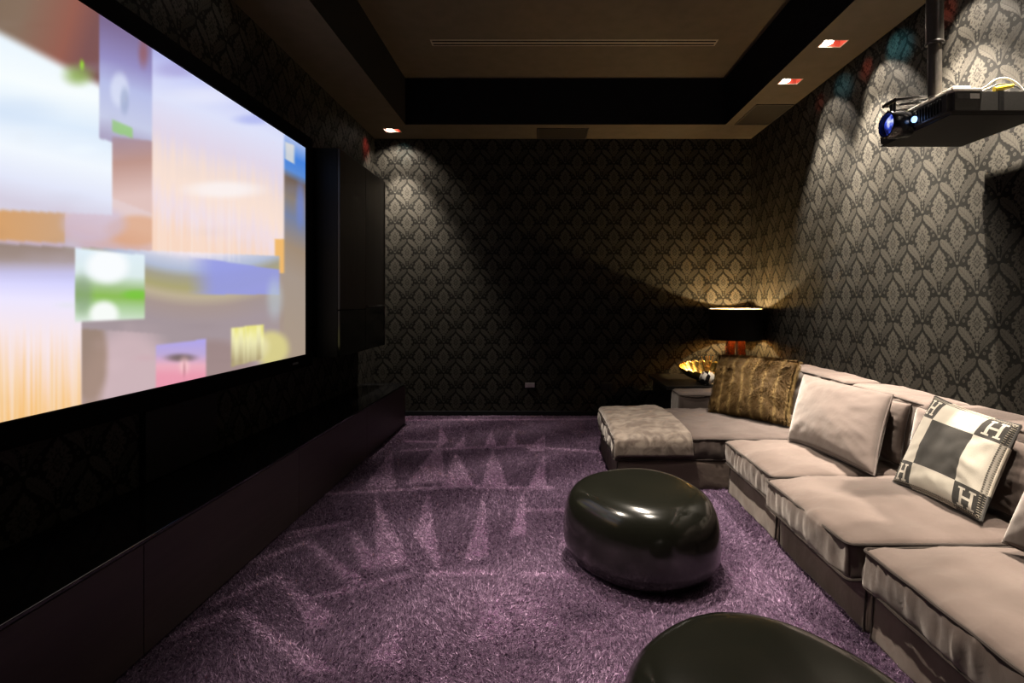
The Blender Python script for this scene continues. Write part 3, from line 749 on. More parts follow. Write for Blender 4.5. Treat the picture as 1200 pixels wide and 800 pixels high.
# loose cushions
def pillow_mesh(BL, BR, TR, TL, thick, n=44, seed=0, wr=0.006, pinch=0.05, power=.5):
    BL, BR, TR, TL = [Vector(p) for p in (BL, BR, TR, TL)]
    e1 = (BR - BL + TR - TL).normalized(); e2 = (TL - BL + TR - BR).normalized(); nrm = e1.cross(e2).normalized()
    c = (BL + BR + TR + TL) / 4
    verts, faces, uvs = [], [], []
    so = Vector((seed * 3.1, seed * 5.7, seed))
    def P(u, v, s):
        uu = u * (1 - pinch * (1 - v * v)); vv = v * (1 - pinch * (1 - u * u))
        a, b = (uu + 1) / 2, (vv + 1) / 2
        p = (BL * (1 - a) + BR * a) * (1 - b) + (TL * (1 - a) + TR * a) * b
        h = (max(0, 1 - u * u) * max(0, 1 - v * v)) ** power * thick / 2
        edge = max(abs(u), abs(v))
        q = Vector((u * 2.2, v * 2.2, s * 3.0)) + so
        w = noise.noise(q) + .6 * noise.noise(q * 2.3)
        # gathers running in from the edges
        g = noise.noise(Vector((math.atan2(u, v) * 5.0, seed * 2.0, s))) * edge ** 3 * (1 - edge) * 6
        return p + nrm * (s * h + (w * wr + g * wr * 1.2) * s * min(1, (1 - edge) * 6))
    idx = {}
    for s in (1, -1):
        for i in range(n + 1):
            for j in range(n + 1):
                ti, tj = -1 + 2 * i / n, -1 + 2 * j / n
                u, v = math.sin(ti * math.pi / 2) * .5 + ti * .5, math.sin(tj * math.pi / 2) * .5 + tj * .5
                bd = i in (0, n) or j in (0, n)
                if s < 0 and bd: idx[(s, i, j)] = idx[(1, i, j)]; continue
                idx[(s, i, j)] = len(verts); verts.append(P(u, v, s)); uvs.append(((u + 1) / 2, (v + 1) / 2))
        for i in range(n):
            for j in range(n):
                q = [idx[(s, i, j)], idx[(s, i + 1, j)], idx[(s, i + 1, j + 1)], idx[(s, i, j + 1)]]
                faces.append(q if s > 0 else q[::-1])
    rim = [P(-1 + 2 * k / 36, -1, 1) for k in range(36)] + [P(1, -1 + 2 * k / 36, 1) for k in range(36)] + [P(1 - 2 * k / 36, 1, 1) for k in range(36)] + [P(-1, 1 - 2 * k / 36, 1) for k in range(36)]
    return verts, faces, uvs, rim, nrm, P
def pillow(name, label, corners, thick, m, pipe_m=M_PIPE, seed=0, group=None, wr=0.007, pinch=.05, pipe_r=.0045, cat='cushion', power=.5):
    v, f, uv, rim, nrm, P = pillow_mesh(*corners, thick, seed=seed, wr=wr, pinch=pinch, power=power)
    base = (Vector(corners[0]) + Vector(corners[1])) / 2
    r = empty(name, base, label, cat, group)
    o = local(mesh_obj('cover', v, f, m, r, uvs=uv), r)
    if pipe_m:
        mb = MB(); mb.tube(rim, pipe_r, 6, closed=True); local(mb.build('piping', pipe_m, r, True), r)
    return r, P, nrm
M_PILLOW = velvet('pale_taupe_velvet', (0.0608, 0.0459, 0.0401), (0.0760, 0.0583, 0.0510))
BG = 'large back cushions leaning on the sofa backrest'
for i, (y0, y1, lab) in enumerate(((3.47, 3.82, 'taupe velvet back cushion against the backrest behind the brown fur cushion'), (2.74, 3.40, 'taupe back cushion half hidden behind the plain taupe cushion'),
                                   (1.98, 2.69, 'shaded taupe back cushion behind the black and cream letter cushion'), (1.02, 1.92, 'taupe back cushion at the right edge on the nearest sofa section'))):
    pillow('back_cushion', lab, ((1.86, y1, .40), (1.86, y0, .40), (1.915, y0, .715 - .03 * (i == 2)), (1.915, y1, .715)), .13, M_SOFA, seed=10 + i, group=BG, pinch=.03, power=.3)
pillow('throw_pillow', 'plain pale taupe velvet cushion leaning on the far sofa seat', ((1.51, 3.24, .405), (1.625, 2.585, .40), (1.86, 2.80, .755), (1.745, 3.52, .765)), .20, M_PILLOW, M_SOFA_DARK, seed=3, wr=.006, power=.42)
pillow('throw_pillow', 'plain taupe cushion cut off by the right edge of the picture', ((1.60, 1.836, .415), (1.63, 1.33, .415), (1.83, 1.36, .76), (1.80, 1.87, .77)), .19, M_PILLOW, M_SOFA_DARK, seed=5, wr=.006, power=.42)

# woollen letter cushion
def letter_wool():
    m = mat('letter_wool', rough=0.95, spec=0.05, sheen=0.08)
    nt = m.node_tree; b = nt.nodes['Principled BSDF']
    u, v, uvn = uv_axes(nt)
    def ib(a, lo, hi): return egt(a, lo) * elt(a, hi)
    A0, A1 = 0.245, 0.755
    mid_u = ib(u, A0, A1); mid_v = ib(v, A0, A1)
    dark = emax(mid_u * mid_v, (1.0 - mid_u) * (1.0 - mid_v))
    # capital letter with slab serifs in each corner square
    def glyph(cu, cv):
        a = eabs(u - cu); c = eabs(v - cv)
        stem = ib(a, 0.034, 0.058) * elt(c, 0.088)
        bar = elt(a, 0.05) * elt(c, 0.0125)
        ser = ib(a, 0.018, 0.076) * ib(c, 0.070, 0.088)
        return emax(emax(stem, bar), ser)
    gl = emax(emax(glyph(.122, .122), glyph(.878, .122)), emax(glyph(.122, .878), glyph(.878, .878)))
    dark = dark * (1.0 - gl)
    nz = nt.nodes.new('ShaderNodeTexNoise'); nz.inputs['Scale'].default_value = 130; nz.inputs['Detail'].default_value = 4
    nt.links.new(uvn.outputs[0], nz.inputs['Vector'])
    g = E(nz.outputs['Fac'])
    dk = cmix(nt, g, (0.012, 0.0110, 0.0100), (0.052, 0.0485, 0.0435)); ct = cmix(nt, g, (0.27, 0.245, 0.205), (0.375, 0.345, 0.292))
    nt.links.new(cmix(nt, dark, ct, dk), b.inputs['Base Color'])
    bp = nt.nodes.new('ShaderNodeBump'); bp.inputs['Strength'].default_value = .4; bp.inputs['Distance'].default_value = .004
    nt.links.new(nz.outputs['Fac'], bp.inputs['Height']); nt.links.new(bp.outputs['Normal'], b.inputs['Normal'])
    return m
M_WOOL = letter_wool()
LC = ((1.645, 2.475, .405), (1.69, 2.035, .405), (1.865, 2.06, .765), (1.86, 2.50, .80))
lp, P, nrm = pillow('letter_pillow', 'square woollen cushion with black and cream check and a letter H in each corner', LC, .15, M_WOOL, None, seed=8, wr=.006, pinch=.06, power=.40)
M_STITCH = vary(mat('blanket_stitch_yarn', rough=.9), 60, (0.0250, 0.0230, 0.0200), (0.0450, 0.0415, 0.0375))
M_STITCH_C = vary(mat('cream_yarn', rough=.9), 60, (0.2500, 0.2200, 0.1750), (0.3250, 0.2900, 0.2350))
mb = MB(); mc = MB()
n = 44
def edge_pt(side, t, inset): return {0: P(t, -1 + inset, 1), 1: P(1 - inset, t, 1), 2: P(t, 1 - inset, 1), 3: P(-1 + inset, t, 1)}[side]
for side in range(4):
    for k in range(n):
        t = -1 + 2 * (k + .5) / n
        corner = abs(t) > .51
        (mc if corner else mb).tube([edge_pt(side, t, 0.0) + nrm * .002, edge_pt(side, t, .05) + nrm * .003], .0013, 5)
for side in range(4):
    for lo, hi, tgt in ((-1, -.51, mb), (-.51, .51, mc), (.51, 1, mb)):
        tgt.tube([edge_pt(side, lo + (hi - lo) * k / 12, 0.0) for k in range(13)], .006, 6)
o = local(mb.build('dark_edge_stitching', M_STITCH, lp, True), lp); o['kind'] = 'thing'
local(mc.build('cream_edge_stitching', M_STITCH_C, lp, True), lp)

# fur cushion
M_FUR = vary(mat('golden_brown_fur', rough=.9, spec=.05, sheen=.1, sheen_tint=(1, .8, .5)), 9, (0.05, 0.026, 0.007), (0.11, 0.062, 0.019))
FC = ((1.30, 4.10, .405), (1.70, 3.66, .405), (1.885, 3.86, .80), (1.455, 4.31, .80))
fr = empty('fur_pillow', ((1.5, 3.88, .40)), 'golden brown striped fur cushion leaning at the corner of the chaise', 'cushion')
v, f, uv, rim, nrm, P = pillow_mesh(*FC, .19, seed=21, wr=.008, pinch=.04, power=.40)
local(mesh_obj('cover', v, f, M_FUR, fr, uvs=uv), fr)
def fur():
    rng = random.Random(5); vs = []; fs = []; cols = []
    for i in range(26000):
        u, v_ = rng.uniform(-1, 1), rng.uniform(-1, 1); s = 1 if rng.random() < .8 else -1
        if rng.random() < .16:
            if rng.random() < .5: u = rng.choice((-1, 1)) * rng.uniform(.96, 1)
            else: v_ = rng.choice((-1, 1)) * rng.uniform(.96, 1)
        p = P(u, v_, s)
        cx = P(min(1, u + .03), v_, s) - P(max(-1, u - .03), v_, s); cy = P(u, min(1, v_ + .03), s) - P(u, max(-1, v_ - .03), s)
        nr = cx.cross(cy); nr = nr.normalized() * s if nr.length > 1e-9 else nrm * s
        stripe = abs(((u * 3.6 + .10 * math.sin(v_ * 3 + u * 2)) % 1.0) - .5)       # 0 on the pale line
        down = -cy.normalized() if cy.length > 1e-9 else Vector((0, 0, -1))
        swirl = Vector((noise.noise(p * 9), noise.noise(p * 9 + Vector((5, 5, 5))), noise.noise(p * 9 + Vector((9, 1, 4)))))
        L = rng.uniform(.024, .042)
        out_e = Vector((0, 0, 0))
        if abs(u) > .95: out_e += cx.normalized() * math.copysign(1, u) * .5
        if abs(v_) > .95: out_e += cy.normalized() * math.copysign(1, v_) * .5
        d1 = (nr * .75 + down * .35 + swirl * .7 + out_e).normalized(); d2 = (nr * .25 + down * .95 + swirl * .8 + out_e).normalized()
        w = cx.normalized() * .0013
        b = len(vs); m1 = p + d1 * L * .5; m2 = m1 + d2 * L * .5
        vs += [p - w, p + w, m1 - w * .8, m1 + w * .8, m2]; fs += [(b, b + 1, b + 3, b + 2), (b + 2, b + 3, b + 4)]
        c = max(0.0, 1 - stripe / .20) * .8; t = rng.uniform(.7, 1.3) * (1 + .35 * noise.noise(p * 6))
        col = [t * ((1 - c) * a + c * bb) for a, bb in zip((.052, .029, .008), (.150, .098, .036))]
        cols += [(*col, 1)] * 5
    m = mat('fur_strands', rough=.75, spec=.12); nt = m.node_tree
    at = nt.nodes.new('ShaderNodeAttribute'); at.attribute_name = 'strand'; nt.links.new(at.outputs['Color'], nt.nodes['Principled BSDF'].inputs['Base Color'])
    o = mesh_obj('fur', vs, fs, m, fr, smooth=True); local(o, fr); o['kind'] = 'stuff'
    a = o.data.attributes.new('strand', 'FLOAT_COLOR', 'POINT'); a.data.foreach_set('color', np.array(cols, dtype=np.float32).ravel())
fur()

# fur throw laid over the end of the chaise
def throw():
    nx, ny = 60, 70
    x0, x1 = 0.468, 0.985
    verts = []; faces = []
    hem = 0.245
    def prof(s):   # path from the back edge of the seat, over the top and down the front; s in metres
        top = 4.40 - 3.452
        if s < top: return (4.40 - s, None)
        return (3.440 - .012 * min(1, (s - top) / .05), s - top)
    total = (4.40 - 3.452) + .115
    for i in range(nx + 1):
        for j in range(ny + 1):
            a = i / nx; s = total * j / ny
            skew = .05 * (1 - s / total)
            x = x0 + (x1 - x0 - skew) * a
            y, drop = prof(s)
            fx = (x - 1.23) / .755; fy = (y - 3.9325) / .4875
            dome = max(0, 1 - fx * fx) ** .55 * max(0, 1 - fy * fy) ** .55
            z = .348 + .052 * dome + .022
            if drop is not None: z = .348 + .012 - drop
            elif s > .948 - .03: z -= .010 * ((s - .918) / .03) ** 2
            if a < .04: z -= .02 * (1 - a / .04)
            q = Vector((x * 5, y * 5, 3.3))
            w = noise.noise(q) * .010 + noise.noise(q * 2.4) * .006 + noise.noise(q * 6) * .002
            if drop is None: z += w + .004
            else: y -= abs(w) * .8 + .004
            verts.append((x, y, z))
    for i in range(nx):
        for j in range(ny):
            b = i * (ny + 1) + j; faces.append((b, b + ny + 1, b + ny + 2, b + 1))
    o = mesh_obj('fur_throw', verts, faces, M_THROW)
    sd = o.modifiers.new('thick', 'SOLIDIFY'); sd.thickness = .016; sd.offset = -1 if False else 1
    ss = o.modifiers.new('soft', 'SUBSURF'); ss.levels = 1; ss.render_levels = 1
    tag(o, 'silky taupe fur throw folded over the end of the chaise', 'throw blanket')
throw()

# ------------------------------------------------------------------ pebble stools
M_PEBBLE = vary(mat('black_green_lacquer', rough=.19, spec=.5, coat=.15), 3, (0.0055, 0.0057, 0.004), (0.007, 0.007, 0.005))
def pebble(loc, a, b, rot, h, label, egg=.12):
    prof = [(0, .0), (.50, .0), (.72, .006), (.83, .035), (.91, .095), (.955, .175), (.995, .26), (1.0, .40), (.992, .55), (.965, .70), (.915, .825), (.84, .91), (.74, .962), (.60, .985), (.35, .997), (0, 1.0)]
    n = 72; verts = []; faces = []; rings = []
    for (r, z) in prof:
        if r == 0: rings.append([len(verts)]); verts.append((0, 0, z * h)); continue
        ring = []
        for k in range(n):
            t = 2 * math.pi * k / n
            e = 2.25
            cx = math.copysign(abs(math.cos(t)) ** (2 / e), math.cos(t)); sy = math.copysign(abs(math.sin(t)) ** (2 / e), math.sin(t))
            x = a * cx; y = b * sy * (1 + egg * cx)
            ring.append(len(verts)); verts.append((x * r, y * r, z * h))
        rings.append(ring)
    for A, B in zip(rings, rings[1:]):
        for k in range(n):
            q = [A[k % len(A)], A[(k + 1) % len(A)], B[(k + 1) % len(B)], B[k % len(B)]]
            q = list(dict.fromkeys(q)); faces.append(q)
    o = mesh_obj('pebble_stool', verts, faces, M_PEBBLE)
    ss = o.modifiers.new('smooth', 'SUBSURF'); ss.levels = 1; ss.render_levels = 2
    o.location = (*loc, .016); o.rotation_euler = (0, 0, R(rot))
    return tag(o, label, 'stool', 'black pebble stools on the purple carpet')
pebble((0.472, 2.50), .372, .333, -60, .375, 'glossy black pebble stool standing whole on the carpet before the sofa', -.10)
pebble((0.555, 1.200), .388, .328, -50, .375, 'glossy black pebble stool cut off by the bottom edge of the picture', -.10)

# ------------------------------------------------------------------ side table, lamp, bowl, reed diffuser
st = empty('side_table', (1.67, 5.22, .015), 'low black side table in the far corner under the lamp', 'table')
M_TABLE = vary(mat('black_table_lacquer', rough=.3, spec=.4), 20, (.008, .0075, .007), (.012, .011, .010))
mb = MB(); mb.box(1.13, 2.20, 4.80, 5.62, .445, .48, .003); childed(mb.build('table_top', M_TABLE), st)
mb = MB(); mb.box(1.17, 2.16, 4.85, 5.58, .10, .444, .003); childed(mb.build('body', M_TABLE), st)
for x in (1.20, 2.08):
    for y in (4.88, 5.50):
        mb = MB(); mb.box(x, x + .05, y, y + .05, .016, .10, .002); childed(mb.build('leg', M_TABLE), st)

LX, LY = 1.96, 5.36
lm = empty('table_lamp', (LX, LY, .48), 'table lamp with wide dark drum shade on copper legs in the far corner', 'lamp')
M_SHADE = vary(mat('dark_brown_shade_cloth', rough=.8, spec=.1), 200, (.0025, .0018, .0014), (.004, .003, .0024))
M_SHADE_IN = vary(mat('gold_shade_lining', rough=.4, metal=.3), 40, (.65, .48, .22), (.72, .54, .26))
M_COPPER = vary(mat('dark_copper', rough=.22, metal=.9), 25, (.10, .022, .010), (.14, .034, .015))
ZB, ZTOP, RS = .865, 1.170, .258
mb = MB(); mb.lathe([(RS, ZB - .48), (RS, ZTOP - .48), (RS - .003, ZTOP - .48), (RS - .003, ZB - .48), (RS, ZB - .48)], 64)
sh = mb.build('lamp_shade', M_SHADE, lm, True)
mb = MB(); mb.lathe([(RS - .004, ZB - .478), (RS - .004, ZTOP - .482)], 64); mb.build('lining', M_SHADE_IN, sh, True)['label'] = 'gold lining'
mb = MB(); mb.lathe([(RS - .001, ZTOP - .4815), (RS + .002, ZTOP - .4805), (RS + .002, ZTOP - .475), (RS - .006, ZTOP - .474), (RS - .006, ZTOP - .481)], 64); mb.build('top_rim', vary(mat('lit_rim', rough=.35, metal=.4), 30, (.75, .66, .50), (.82, .72, .55)), sh, True)['label'] = 'shiny rim coloured pale as a lit edge'  # pale colour stands in for the bright lit edge of the shade
mb = MB()
for k in range(3): mb.tube([(0, 0, .66), ((RS - .004) * math.cos(k * 2.094), (RS - .004) * math.sin(k * 2.094), .66)], .003, 6)
mb.build('shade_carrier', M_METAL_DARK, lm, True)
for (dx, w) in ((-.055, .05), (.055, .05)):
    t = bmesh.new(); bmesh.ops.create_cube(t, size=1)
    for v_ in t.verts:
        top = v_.co.z > 0; k = 1 if not top else .82
        v_.co = Vector((dx * (1.15 if not top else .85) + v_.co.x * w * 1.6 * k, v_.co.y * .10 * k, .022 + (v_.co.z + .5) * .40))
    bmesh.ops.bevel(t, geom=list(t.edges), offset=.004, segments=2, affect='EDGES')
    mb = MB(); mb.add(t); mb.build('leg', M_COPPER, lm)
mb = MB(); mb.box(-.14, .14, -.08, .08, 0, .022, .004); mb.build('base', M_COPPER, lm)
mb = MB(); mb.tube([(0, 0, .42), (0, 0, .505)], .012, 12); mb.build('stem', M_METAL_DARK, lm, True)
mb = MB(); mb.lathe([(0, .50), (.02, .51), (.03, .535), (.026, .555), (0, .57)], 20); mb.build('bulb', mat('lamp_bulb', emit=(1, .72, .38), estr=25.0), lm, True)
def point(name, loc, w, col, rad, parent):
    d = bpy.data.lights.new(name, 'POINT'); d.energy = w; d.color = col; d.shadow_soft_size = rad
    o = bpy.data.objects.new(name, d); COL.objects.link(o); o.parent = parent; o.location = loc; return o
point('lamp_glow', (0, 0, .59), LAMP_UP, (1, .72, .36), .012, lm)
point('lamp_glow', (-.055, -.02, .50), LAMP_DOWN, (1, .36, .06), .012, lm)

# gold leaf bowl
M_GOLD = vary(mat('hammered_gold', rough=.3, metal=1.0, bump=(60, .6, .006)), 50, (.24, .165, .045), (.40, .30, .10))
bw = empty('leaf_bowl', (1.56, 5.12, .48), 'scalloped gold bowl on the side table beside the lamp', 'bowl')
def bowl():
    n = 120; verts = []; faces = []
    rows = 18
    for i in range(rows + 1):
        s = i / rows
        for k in range(n):
            t = 2 * math.pi * k / n
            sc = 1 + (.07 * abs(math.sin(t * 10)) - .03) * max(0, (s - .75) / .25)
            r = .235 * (0.10 + .90 * s ** .8) * sc
            z = .022 + .075 * s ** 2.2 + .020 * abs(math.sin(t * 10)) * max(0, (s - .8) / .2) + .055 * (s * math.sin(t) * .72 + .55 * s * s)
            rib = .003 * math.cos(t * 20) * s
            verts.append((r * math.cos(t), r * math.sin(t) * .72, z + rib))
    for i in range(rows):
        for k in range(n):
            faces.append((i * n + k, i * n + (k + 1) % n, (i + 1) * n + (k + 1) % n, (i + 1) * n + k))
    faces.append(tuple(range(n))[::-1])
    o = mesh_obj('dish', verts, faces, M_GOLD, bw)
    sd = o.modifiers.new('thick', 'SOLIDIFY'); sd.thickness = .005
    mb = MB(); mb.lathe([(0, 0), (.06, 0), (.065, .006), (.045, .014), (.03, .02), (0, .02)], 32); mb.build('foot', M_GOLD, bw, True)
bowl()
rd = empty('reed_diffuser', (1.565, 4.915, .50), 'round black and white reed diffuser bottle in front of the gold bowl', 'diffuser')
M_BALL = mat('black_white_glaze', rough=.15, spec=.6); vary(M_BALL, 16, (.01, .01, .01), (.72, .68, .60), .48, .52, 1, (1.6, 1.6, .5))
rd.location = (1.525, 4.876, .48)
mb = MB(); mb.lathe([(0, 0), (.028, .0), (.05, .012), (.068, .04), (.072, .066), (.066, .094), (.045, .118), (.022, .128), (.018, .13), (0, .13)], 36); mb.build('bottle', M_BALL, rd, True)
M_ORANGE = vary(mat('amber_reeds', rough=.5), 40, (.85, .36, .04), (.95, .44, .06))
mb = MB(); mb.lathe([(.018, .128), (.018, .16), (.023, .165), (.023, .172), (.010, .174), (0, .172)], 20); mb.build('neck', M_ORANGE, rd, True)
for k, (ax, ay) in enumerate(((-.30, .05), (-.12, -.12), (.14, .08), (.28, -.05), (.05, .20))):
    mb = MB(); mb.tube([(ax * .03, ay * .03, .10), (ax * .17, ay * .17, .265)], .0032, 6); mb.build('reed', M_ORANGE, rd, True)

# ------------------------------------------------------------------ projector
PX0, PX1, PY0, PY1, PZ0, PZ1 = 1.747, 2.178, 2.263, 2.750, 2.053, 2.147
pj = empty('projector', (1.95, 2.5, PZ0), 'black projector with a glowing blue lens hanging below the ceiling', 'projector')
M_PJ = vary(mat('black_projector_plastic', rough=.42, spec=.4), 200, (.030, .0285, .0265), (.038, .036, .034))
M_PJTOP = vary(mat('pale_grey_plate', rough=.5), 60, (.42, .39, .34), (.50, .46, .41))
t = bmesh.new(); bmesh.ops.create_cube(t, size=1)
for v_ in t.verts: v_.co = Vector((PX0 + (v_.co.x + .5) * (PX1 - PX0), PY0 + (v_.co.y + .5) * (PY1 - PY0), PZ0 + (v_.co.z + .5) * (PZ1 - PZ0)))
bmesh.ops.bevel(t, geom=[e for e in t.edges if e.verts[0].co.z < PZ0 + .01 and e.verts[1].co.z < PZ0 + .01], offset=.014, segments=3, affect='EDGES')
bmesh.ops.bevel(t, geom=[e for e in t.edges if abs(e.verts[0].co.z - e.verts[1].co.z) > .05], offset=.02, segments=3, affect='EDGES')
mb = MB(); mb.add(t); childed(mb.build('housing', M_PJ, None, True), pj)
mb = MB(); mb.box(PX0 + .008, PX1 - .008, PY0 + .008, PY1 - .008, PZ0 - .003, PZ0 + .001, .001); childed(mb.build('underside_shade', vary(mat('dark_underside_shade', rough=.6, spec=.2), 60, (.004, .0038, .0036), (.006, .0056, .0052))), pj)  # dark sheet that puts the underside's shade into colour
mb = MB(); mb.box(PX0 + .006, PX0 + .135, PY0 - .004, PY1 - .10, PZ1 + .001, PZ1 + .0145, .003).box(PX0 + .02, PX0 + .10, PY0 + .01, PY1 - .12, PZ1 + .014, PZ1 + .030, .006); childed(mb.build('mounting_plate', M_PJTOP), pj)['label'] = 'pale grey plate'
mb = MB()
for k in range(9):
    y = PY0 + .05 + k * .018; mb.box(PX0 - .006, PX0 + .004, y, y + .008, PZ0 + .022, PZ1 - .012, .001)
childed(mb.build('front_grille', M_METAL_DARK), pj)
LYc, LZc, LR = 2.535, PZ0 + .042, .063
lens_M = Matrix.Translation((PX0, LYc, LZc)) @ Matrix.Rotation(R(-90), 4, 'Y')
mb = MB(); mb.lathe([(LR * .92, -.01), (LR * .92, .025), (LR, .03), (LR, .092), (LR * .93, .098), (LR * .86, .098), (LR * .80, .075)], 40, lens_M)
lb = childed(mb.build('lens_barrel', vary(mat('black_lens_barrel', rough=.2, spec=.6), 30, (.006, .006, .008), (.01, .01, .012)), None, True), pj)
M_LENS = mat('lit_blue_lens', (.01, .01, .03), rough=.06, spec=.8)
nt = M_LENS.node_tree; tc = nt.nodes.new('ShaderNodeTexCoord'); nz = nt.nodes.new('ShaderNodeTexNoise'); nz.inputs['Scale'].default_value = 22; nz.inputs['Detail'].default_value = 3
rp = nt.nodes.new('ShaderNodeValToRGB'); nt.links.new(tc.outputs['Object'], nz.inputs['Vector']); nt.links.new(nz.outputs['Fac'], rp.inputs['Fac'])
rp.color_ramp.elements[0].position = .38; rp.color_ramp.elements[0].color = (.006, .008, .06, 1); rp.color_ramp.elements[1].position = .70; rp.color_ramp.elements[1].color = (.85, .9, 1, 1)
e_ = rp.color_ramp.elements.new(.54); e_.color = (.05, .10, .75, 1)
nt.links.new(rp.outputs['Color'], nt.nodes['Principled BSDF'].inputs['Emission Color']); nt.nodes['Principled BSDF'].inputs['Emission Strength'].default_value = 1.0
mb = MB(); mb.lathe([(LR * .82, .070), (LR * .6, .082), (LR * .3, .089), (0, .091)], 40, lens_M); childed(mb.build('lens_glass', M_LENS, None, True), pj)['label'] = 'glowing blue lens glass'
mb = MB(); mb.lathe([(0, .03), (.012, .031), (.014, .028), (.014, .02), (0, .02)], 20, Matrix.Translation((PX0 - .002, LYc - LR - .028, LZc - .005)) @ Matrix.Rotation(R(-90), 4, 'Y'))
childed(mb.build('blue_glow_spot', mat('blue_glow', emit=(.25, .45, 1), estr=3.0), None, True), pj)['label'] = 'small glowing blue spot'  # emissive blue disc beside the lens barrel
mb = MB(); mb.box(PX0 + .085, PX0 + .125, PY0 - .0015, PY0 + .001, PZ1 - .030, PZ1 - .008); childed(mb.build('sticker', vary(mat('white_sticker', rough=.6), 30, (.75, .75, .72), (.85, .85, .82))), pj)['label'] = 'small pale sticker'
mb = MB(); mb.box(PX0 + .030, PX0 + .083, PY0 - .0015, PY0 + .001, PZ1 - .030, PZ1 - .008); childed(mb.build('sticker', vary(mat('grey_sticker', rough=.6), 30, (.06, .06, .06), (.09, .09, .09))), pj)['label'] = 'small dark grey sticker'
# folding lens arm
mb = MB(); az = PZ1 + .072; ax0, ax1 = PX0 - .085, PX0 + .16
for y in (LYc - .05, LYc + .04):
    mb.tube([(ax1 + .05, y, PZ1 + .014), (ax1, y, az), (ax0, y, az - .022)], .007, 8)
    mb.tube([(ax1, y, az - .022), (ax0 + .02, y, az - .045)], .005, 8)
mb.tube([(ax0, LYc - .05, az - .022), (ax0, LYc + .04, az - .022)], .009, 8)
mb.tube([(ax0 + .10, LYc - .05, az - .014), (ax0 + .10, LYc + .04, az - .014)], .005, 8)
mb.tube([(ax0 + .02, LYc - .012, az - .02), (ax0 + .02, LYc - .012, LZc + LR * .9)], .007, 8); mb.tube([(ax0 + .02, LYc + .012, az - .02), (ax0 + .02, LYc + .012, LZc + LR * .9)], .007, 8)
childed(mb.build('lens_arm', M_METAL_DARK, None, True), pj)
# ceiling pole
M_POLE = vary(mat('grey_brown_painted_metal', rough=.35, spec=.5), 60, (.045, .040, .034), (.06, .054, .046))
pl = empty('projector_pole', (1.80, 2.43, PZ1 + .031), 'dark metal pole dropping from the ceiling to the projector', 'pole')
QX, QY = 1.782, 2.40
zs = 1.25 + (353 - 52) * QY / F
mb = MB(); mb.tube([(QX, QY, PZ1 + .0305), (QX, QY, zs)], .027, 24); childed(mb.build('inner_tube', M_POLE, None, True), pl)
mb = MB(); mb.tube([(QX, QY, zs), (QX, QY, ZT - .012)], .034, 24); childed(mb.build('outer_sleeve', M_POLE, None, True), pl)
mb = MB(); mb.lathe([(.034, 0), (.037, .004), (.037, .010), (.034, .014)], 24, Matrix.Translation((QX, QY, zs - .004))); childed(mb.build('collar', M_POLE, None, True), pl)
mb = MB(); mb.box(QX - .10, QX + .034, QY - .06, QY + .06, ZT - .012, ZT - .001, .003); childed(mb.build('ceiling_plate', M_POLE), pl)
# cables on top of the projector
def cable(name, pts, r, m, label):
    P_ = [Vector(p) for p in pts]; out = []
    for i in range(len(P_) - 1):
        p0, p1, p2, p3 = P_[max(i - 1, 0)], P_[i], P_[i + 1], P_[min(i + 2, len(P_) - 1)]
        for k in range(8):
            t = k / 8; out.append(.5 * ((2 * p1) + (p2 - p0) * t + (2 * p0 - 5 * p1 + 4 * p2 - p3) * t * t + (3 * p1 - p0 - 3 * p2 + p3) * t ** 3))
    out.append(P_[-1]); mb = MB(); mb.tube(out, r, 8); return tag(mb.build(name, m, None, True), label, 'cable')
zt = PZ1 + .002
M_CW = vary(mat('pale_cable', rough=.5), 30, (.42, .40, .37), (.52, .5, .46)); M_CB = vary(mat('black_cable', rough=.5), 30, (.01, .01, .01), (.015, .015, .015)); M_CY = vary(mat('yellow_plug', rough=.4), 30, (.70, .52, .02), (.80, .60, .03))
cable('cable', [(1.89, 2.36, zt + .010), (1.93, 2.30, zt + .034), (1.965, 2.29, zt + .060), (2.01, 2.29, zt + .066), (2.05, 2.285, zt + .044), (2.075, 2.28, zt + .010)], .0042, M_CW, 'pale looped cable on top of the projector')
cable('cable', [(1.89, 2.42, zt + .006), (1.94, 2.33, zt + .026), (2.00, 2.315, zt + .050), (2.06, 2.31, zt + .040), (2.12, 2.30, zt + .010)], .0038, M_CB, 'black cable lying behind the yellow plug on the projector')
yp = MB(); yp.tube([(1.945, 2.275, zt + .012), (1.975, 2.277, zt + .018), (2.03, 2.282, zt + .030)], [.010, .013, .008], 10); tag(yp.build('cable_plug', M_CY, None, True), 'yellow cable plug lying on top of the projector', 'plug')
st_ = MB(); xs_ = PX0 + .205
st_.box(xs_, xs_ + .022, PY0 - .004, PY0 - .0005, PZ0 + .012, PZ1 + .003).box(xs_, xs_ + .022, PY0 - .003, PY0 + .10, PZ1 + .0005, PZ1 + .003)
childed(st_.build('strap', M_METAL_DARK), pj)

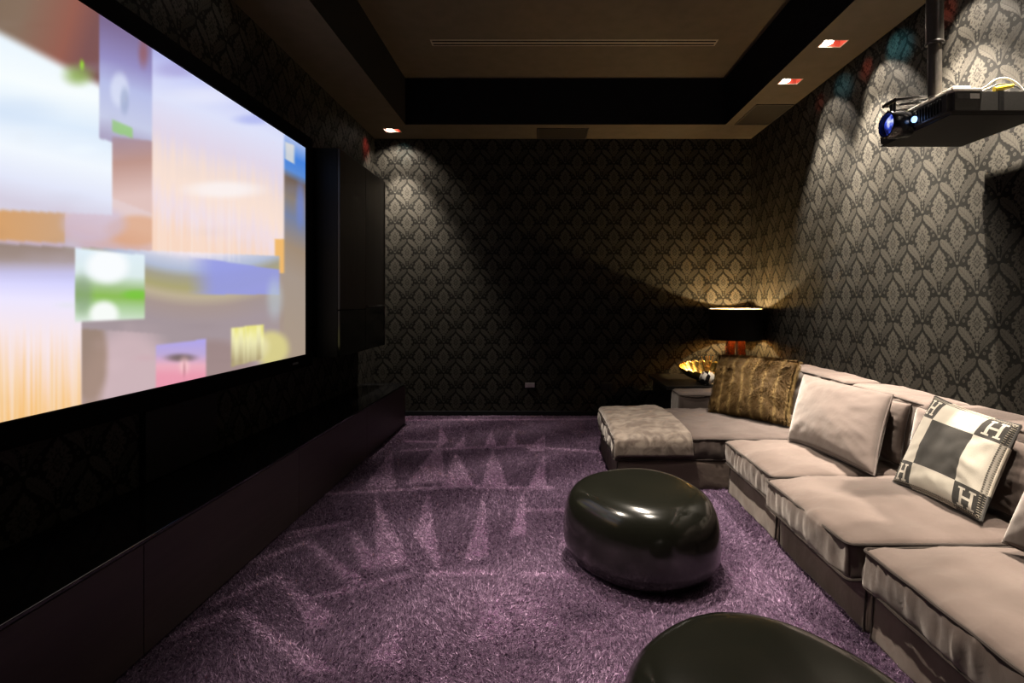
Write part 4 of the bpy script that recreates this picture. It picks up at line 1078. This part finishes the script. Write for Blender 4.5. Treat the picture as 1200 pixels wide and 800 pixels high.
# ------------------------------------------------------------------ grilles and sockets
M_GRILLE = vary(mat('dark_grille_cloth', rough=.7, spec=.2), 300, (.014, .012, .010), (.022, .019, .016))
M_GRILLEFR = vary(mat('dark_grille_frame', rough=.5), 30, (.02, .018, .016), (.03, .027, .024))
def grille(name, x0, x1, y0, y1, label):
    r = empty(name, ((x0 + x1) / 2, (y0 + y1) / 2, ZS - .006), label, 'speaker grille')
    mb = MB(); mb.box(x0 + .012, x1 - .012, y0 + .012, y1 - .012, ZS - .004, ZS - .0005); childed(mb.build('cloth', M_GRILLE), r)
    mb = MB(); w = .012
    mb.box(x0, x1, y0, y0 + w, ZS - .007, ZS, .001).box(x0, x1, y1 - w, y1, ZS - .007, ZS, .001).box(x0, x0 + w, y0 + w, y1 - w, ZS - .007, ZS, .001).box(x1 - w, x1, y0 + w, y1 - w, ZS - .007, ZS, .001)
    childed(mb.build('frame', M_GRILLEFR), r)
grille('ceiling_grille', 1.905, 2.245, 4.70, 5.235, 'square dark speaker grille in the ceiling border above the sofa wall')
grille('ceiling_grille', -0.045, 0.475, 5.345, 5.69, 'flat dark speaker grille in the ceiling border above the far wall')
sd_ = empty('slot_diffuser', (.27, 4.51, ZT), 'long thin slotted air outlet across the raised ceiling', 'air vent')
mb = MB(); mb.box(-.945, 1.49, 4.455, 4.565, ZT - .004, ZT - .0005, .001); childed(mb.build('frame', vary(mat('diffuser_frame', rough=.6), 20, (.20, .175, .14), (.23, .2, .165))), sd_)
for yy in (4.475, 4.527):
    mb = MB(); mb.box(-.93, 1.475, yy, yy + .020, ZT - .0055, ZT - .0042); childed(mb.build('slot', M_VELVETBLACK), sd_)
M_SOCK = vary(mat('black_socket', rough=.3), 30, (.004, .004, .004), (.006, .006, .006))
def socket(px, py, w, h, m, label, cat):
    s = YB / F; x = (px - HX) * s; z = EYE - (py - HY) * s
    r = empty('wall_socket', (x, YB, z), label, cat)
    mb = MB(); mb.box(x - w, x + w, YB - .009, YB - .001, z - h, z + h, .002); childed(mb.build('plate', m), r)
    for k in (-1, 1):
        mb = MB(); mb.box(x + k * w * .5 - w * .38, x + k * w * .5 + w * .38, YB - .012, YB - .0095, z - h * .75, z + h * .75, .001); childed(mb.build('insert', m), r)
socket(621, 451, .052, .026, M_STEEL, 'small steel socket plate low on the dark far wall', 'wall socket')
socket(711, 452, .055, .038, M_SOCK, 'small black socket plate low on the far wall near the chaise', 'wall socket')
